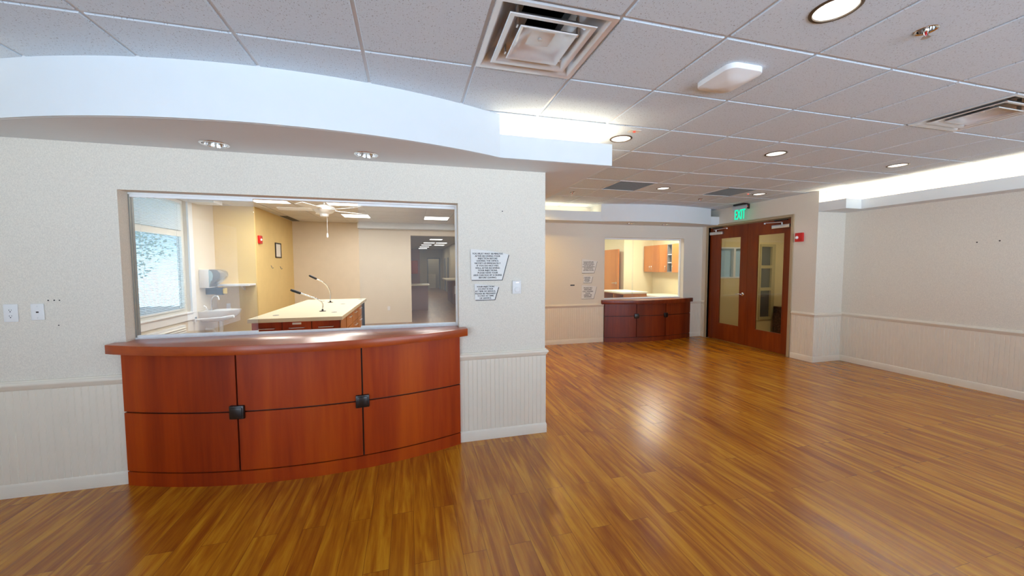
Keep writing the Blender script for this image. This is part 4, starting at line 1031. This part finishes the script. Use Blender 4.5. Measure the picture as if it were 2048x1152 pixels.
# ------------------------------------------------------------------ vestibule
t = thing('window_4', 'bluish panel standing in for a reflection in the lever door glass', 'window', (6.95, YR, 1.28), None, 'structure')
fr = MB()
for (a, b, c, d) in ((6.72, 6.75, 1.28, 1.98), (7.41, 7.44, 1.28, 1.98), (7.10, 7.16, 1.31, 1.95), (6.75, 7.41, 1.28, 1.31), (6.75, 7.41, 1.95, 1.98)): fr.box(a, YR - .01, c, b, YR + .1, d)
obj('window_frame', fr, M['white2'], t)
obj('blind', MB().box(6.75, YR + .06, 1.31, 7.10, YR + .065, 1.95).box(7.16, YR + .06, 1.31, 7.41, YR + .065, 1.95), M['reflect_b'], t)  # blue sheet stands in for a reflection in the door glass
t = thing('window_5', 'tan framed three pane storefront in the vestibule', 'window', (8.07, YR, .3), None, 'structure')
fr = MB()
for (a, b, c, d) in ((7.85, 7.89, .30, 2.06), (8.20, 8.30, .30, 2.06), (7.89, 8.20, .30, .36), (7.89, 8.20, .98, 1.05), (7.89, 8.20, 1.50, 1.57), (7.89, 8.20, 2.0, 2.06)): fr.box(a, YR - .02, c, b, YR + .1, d)
obj('window_frame', fr, M['frame_y'], t)
for (c, d) in ((.36, .98), (1.05, 1.50), (1.57, 2.0)): obj('glass_pane', MB().box(7.89, YR + .03, c, 8.20, YR + .036, d), M['darkglass'], t)
struct('door_6', MB().box(8.62, 6.4, 0, 8.68, YR - .001, 2.1), M['white'], 'white door edge standing open in the vestibule', 'door')
solo('stone_plinth', MB().box(8.18, 6.55, 0, 8.52, 6.9, .62, .01), M['marble'], 'dark mottled stone block in the vestibule', 'plinth', (8.35, 6.7, 0))

# ------------------------------------------------------------------ main room windows (daylight side)
for k, (a, b, c, d) in enumerate(LW):
    t = thing('window_%d' % (6 + k), 'tall daylight window of the waiting room side wall', 'window', (XL, (a + b) / 2, c), None, 'structure')
    fr = MB()
    for (p, q, r, s) in ((a, a + .06, c, d), (b - .06, b, c, d), (a + .06, b - .06, c, c + .06), (a + .06, b - .06, d - .06, d)): fr.box(XL - .12, p, r, XL - .05, q, s)
    obj('window_frame', fr, M['white2'], t); obj('glass_pane', MB().box(XL - .09, a + .06, c + .06, XL - .084, b - .06, d - .06), M['glass'], t)

for k, (a, b, c, d) in enumerate(BW):
    t = thing('window_%d' % (7 + k), 'wide daylight window behind the viewpoint, ' + ('first', 'second', 'third')[k], 'window', ((a + b) / 2, YB, c), None, 'structure')
    fr = MB()
    for (p, q, r, s) in ((a, a + .06, c, d), (b - .06, b, c, d), (a + .06, b - .06, c, c + .06), (a + .06, b - .06, d - .06, d)): fr.box(p, YB - .12, r, q, YB - .05, s)
    obj('window_frame', fr, M['white2'], t); obj('glass_pane', MB().box(a + .06, YB - .09, c + .06, b - .06, YB - .084, d - .06), M['glass'], t)

# ------------------------------------------------------------------ light
WARM = (1., .84, .60); COOL = (.80, .90, 1.); NEUT = (1., .96, .90)
def area(name, loc, rot, sx_, sy_, power, color, portal=False):
    l = bpy.data.lights.new(name, 'AREA'); l.shape = 'RECTANGLE'; l.size = sx_; l.size_y = sy_; l.energy = power; l.color = color
    if portal: l.cycles.is_portal = True
    o = bpy.data.objects.new(name, l); COL.objects.link(o); o.location = loc; o.rotation_euler = rot; return o
def spot(name, loc, power, color=NEUT, ang=2.2, r=.06):
    l = bpy.data.lights.new(name, 'SPOT'); l.energy = power; l.color = color; l.spot_size = ang; l.spot_blend = .6; l.shadow_soft_size = r
    o = bpy.data.objects.new(name, l); COL.objects.link(o); o.location = loc; return o
w = bpy.data.worlds.new('daylight'); sc.world = w; w.use_nodes = True
bg = w.node_tree.nodes['Background']; bg.inputs[1].default_value = 13.
wt = w.node_tree; tc = wt.nodes.new('ShaderNodeTexCoord'); sx = wt.nodes.new('ShaderNodeSeparateXYZ'); rp = wt.nodes.new('ShaderNodeValToRGB'); mr = wt.nodes.new('ShaderNodeMapRange')
mr.inputs[1].default_value = -1; mr.inputs[2].default_value = 1
wt.links.new(tc.outputs['Generated'], sx.inputs[0]); wt.links.new(sx.outputs[2], mr.inputs[0]); wt.links.new(mr.outputs[0], rp.inputs[0]); wt.links.new(rp.outputs[0], bg.inputs[0])
for p, q in ((0., (.68, .82, 1., 1)), (.48, (.68, .82, 1., 1)), (.54, (.17, .22, .28, 1)), (1., (.06, .10, .17, 1))):
    e = rp.color_ramp.elements[0] if p == 0. else rp.color_ramp.elements[-1] if p == 1. else rp.color_ramp.elements.new(p)
    e.position = p; e.color = q
for k, (a, b, c, d) in enumerate(LW): area('window_portal', (XL - .13, (a + b) / 2, (c + d) / 2), (0, -PI / 2, 0), d - c, b - a, 1, (1, 1, 1), True)
for k, (a, b, c, d) in enumerate(BW): area('window_portal', ((a + b) / 2, YB - .13, (c + d) / 2), (PI / 2, 0, 0), b - a, d - c, 1, (1, 1, 1), True)
area('window_portal', (XL - .13, (y0 + y1) / 2, (z0 + z1) / 2), (0, -PI / 2, 0), z1 - z0, y1 - y0, 1, (1, 1, 1), True)
# downlights: those in the photo, and the same pattern behind the viewpoint
for c in DL: spot('downlight_lamp', (*cell(*c), ZC + .03), 7)
for i in (-7, -4, -1, 2, 5, 8):
    for j in (-8, -5, -2):
        if (i, j) in DL or i == -7: continue
        spot('downlight_lamp', (*cell(i, j), ZC - .01), 3)
spot('downlight_lamp', (2.05, 6.02, ZC - .01), 85, (1., .62, .16), 2.7)  # unseen amber lamp added to turn the far wall yellow
spot('downlight_lamp', (1.45, 4.9, ZS - .01), 35, (1., .62, .16), 2.7)  # second unseen amber lamp, added to warm the far wall
# cove strips
UP = (PI, 0, 0)
area('cove_lamp', ((SL1 + SE) / 2 + .02, 3.10, 2.535), UP, .85, .05, 11, WARM)
area('cove_lamp', (1.46, 4.4, 2.535), UP, .05, 2.2, 16, WARM)
area('cove_lamp', ((XL + SL0) / 2, 3.10, 2.535), UP, 1.2, .05, 14, WARM)
area('cove_lamp', (2.4, 6.78, 2.52), UP, 2.1, .05, 5, (1., .8, .5))
area('cove_lamp', (6.71, .45, 2.495), UP, .05, 7.4, 120, WARM)
area('cove_lamp', (6.55, 4.34, 2.495), UP, .5, .05, 7, WARM)
# office light panels
for (i, j) in TR: area('panel_lamp', (OG[0] + (i + .5) * T, OG[1] + (j + .5) * T, 2.73), (0, 0, 0), .56, .56, 24, NEUT)  # includes the two added unseen panels
for y in (12.6, 16.9, 20.5, 24): area('panel_lamp', (1.15, y, 2.73), (0, 0, 0), .5, .56, 15, (1., .88, .70))
area('panel_lamp', (1.6, 27.7, 2.73), (0, 0, 0), .4, .4, 5, NEUT)
for (x, y) in ((4.4, 8.3), (4.4, 10.4), (6.2, 8.4)): area('panel_lamp', (x, y, 2.73), (0, 0, 0), .56, 1.1, 50, (1., .93, .76))
area('panel_lamp', (7.6, 5.9, 2.69), (0, 0, 0), .4, .4, 14, NEUT)

# ------------------------------------------------------------------ camera
F, YAW, PIT, ROL = 757.336, .264517313, .0568494851, .00263790213
cyw, syw, cp_, sp_ = math.cos(YAW), math.sin(YAW), math.cos(PIT), math.sin(PIT)
f = Vector((syw * cp_, cyw * cp_, -sp_)); r = Vector((cyw, -syw, 0)); d = f.cross(r)
c, s = math.cos(ROL), math.sin(ROL)
rx = c * r + s * d; dn = -s * r + c * d
cam = bpy.data.cameras.new('camera'); cam.sensor_width = 36; cam.lens = F / 2048 * 36; cam.clip_start = .05; cam.clip_end = 200
co = bpy.data.objects.new('camera', cam); COL.objects.link(co)
co.matrix_world = Matrix(((rx.x, -dn.x, -f.x, 0), (rx.y, -dn.y, -f.y, 0), (rx.z, -dn.z, -f.z, 1.56), (0, 0, 0, 1)))
sc.camera = co
vs_ = sc.view_settings
vs_.view_transform = 'Standard'; vs_.look = 'None'; vs_.gamma = 1.; vs_.use_curve_mapping = False; vs_.exposure = .02
sc.cycles.max_bounces = 10; sc.cycles.diffuse_bounces = 5; sc.cycles.glossy_bounces = 4; sc.cycles.transparent_max_bounces = 12
sc.cycles.caustics_reflective = False; sc.cycles.caustics_refractive = False; sc.cycles.sample_clamp_indirect = 6
sc.cycles.use_denoising = True
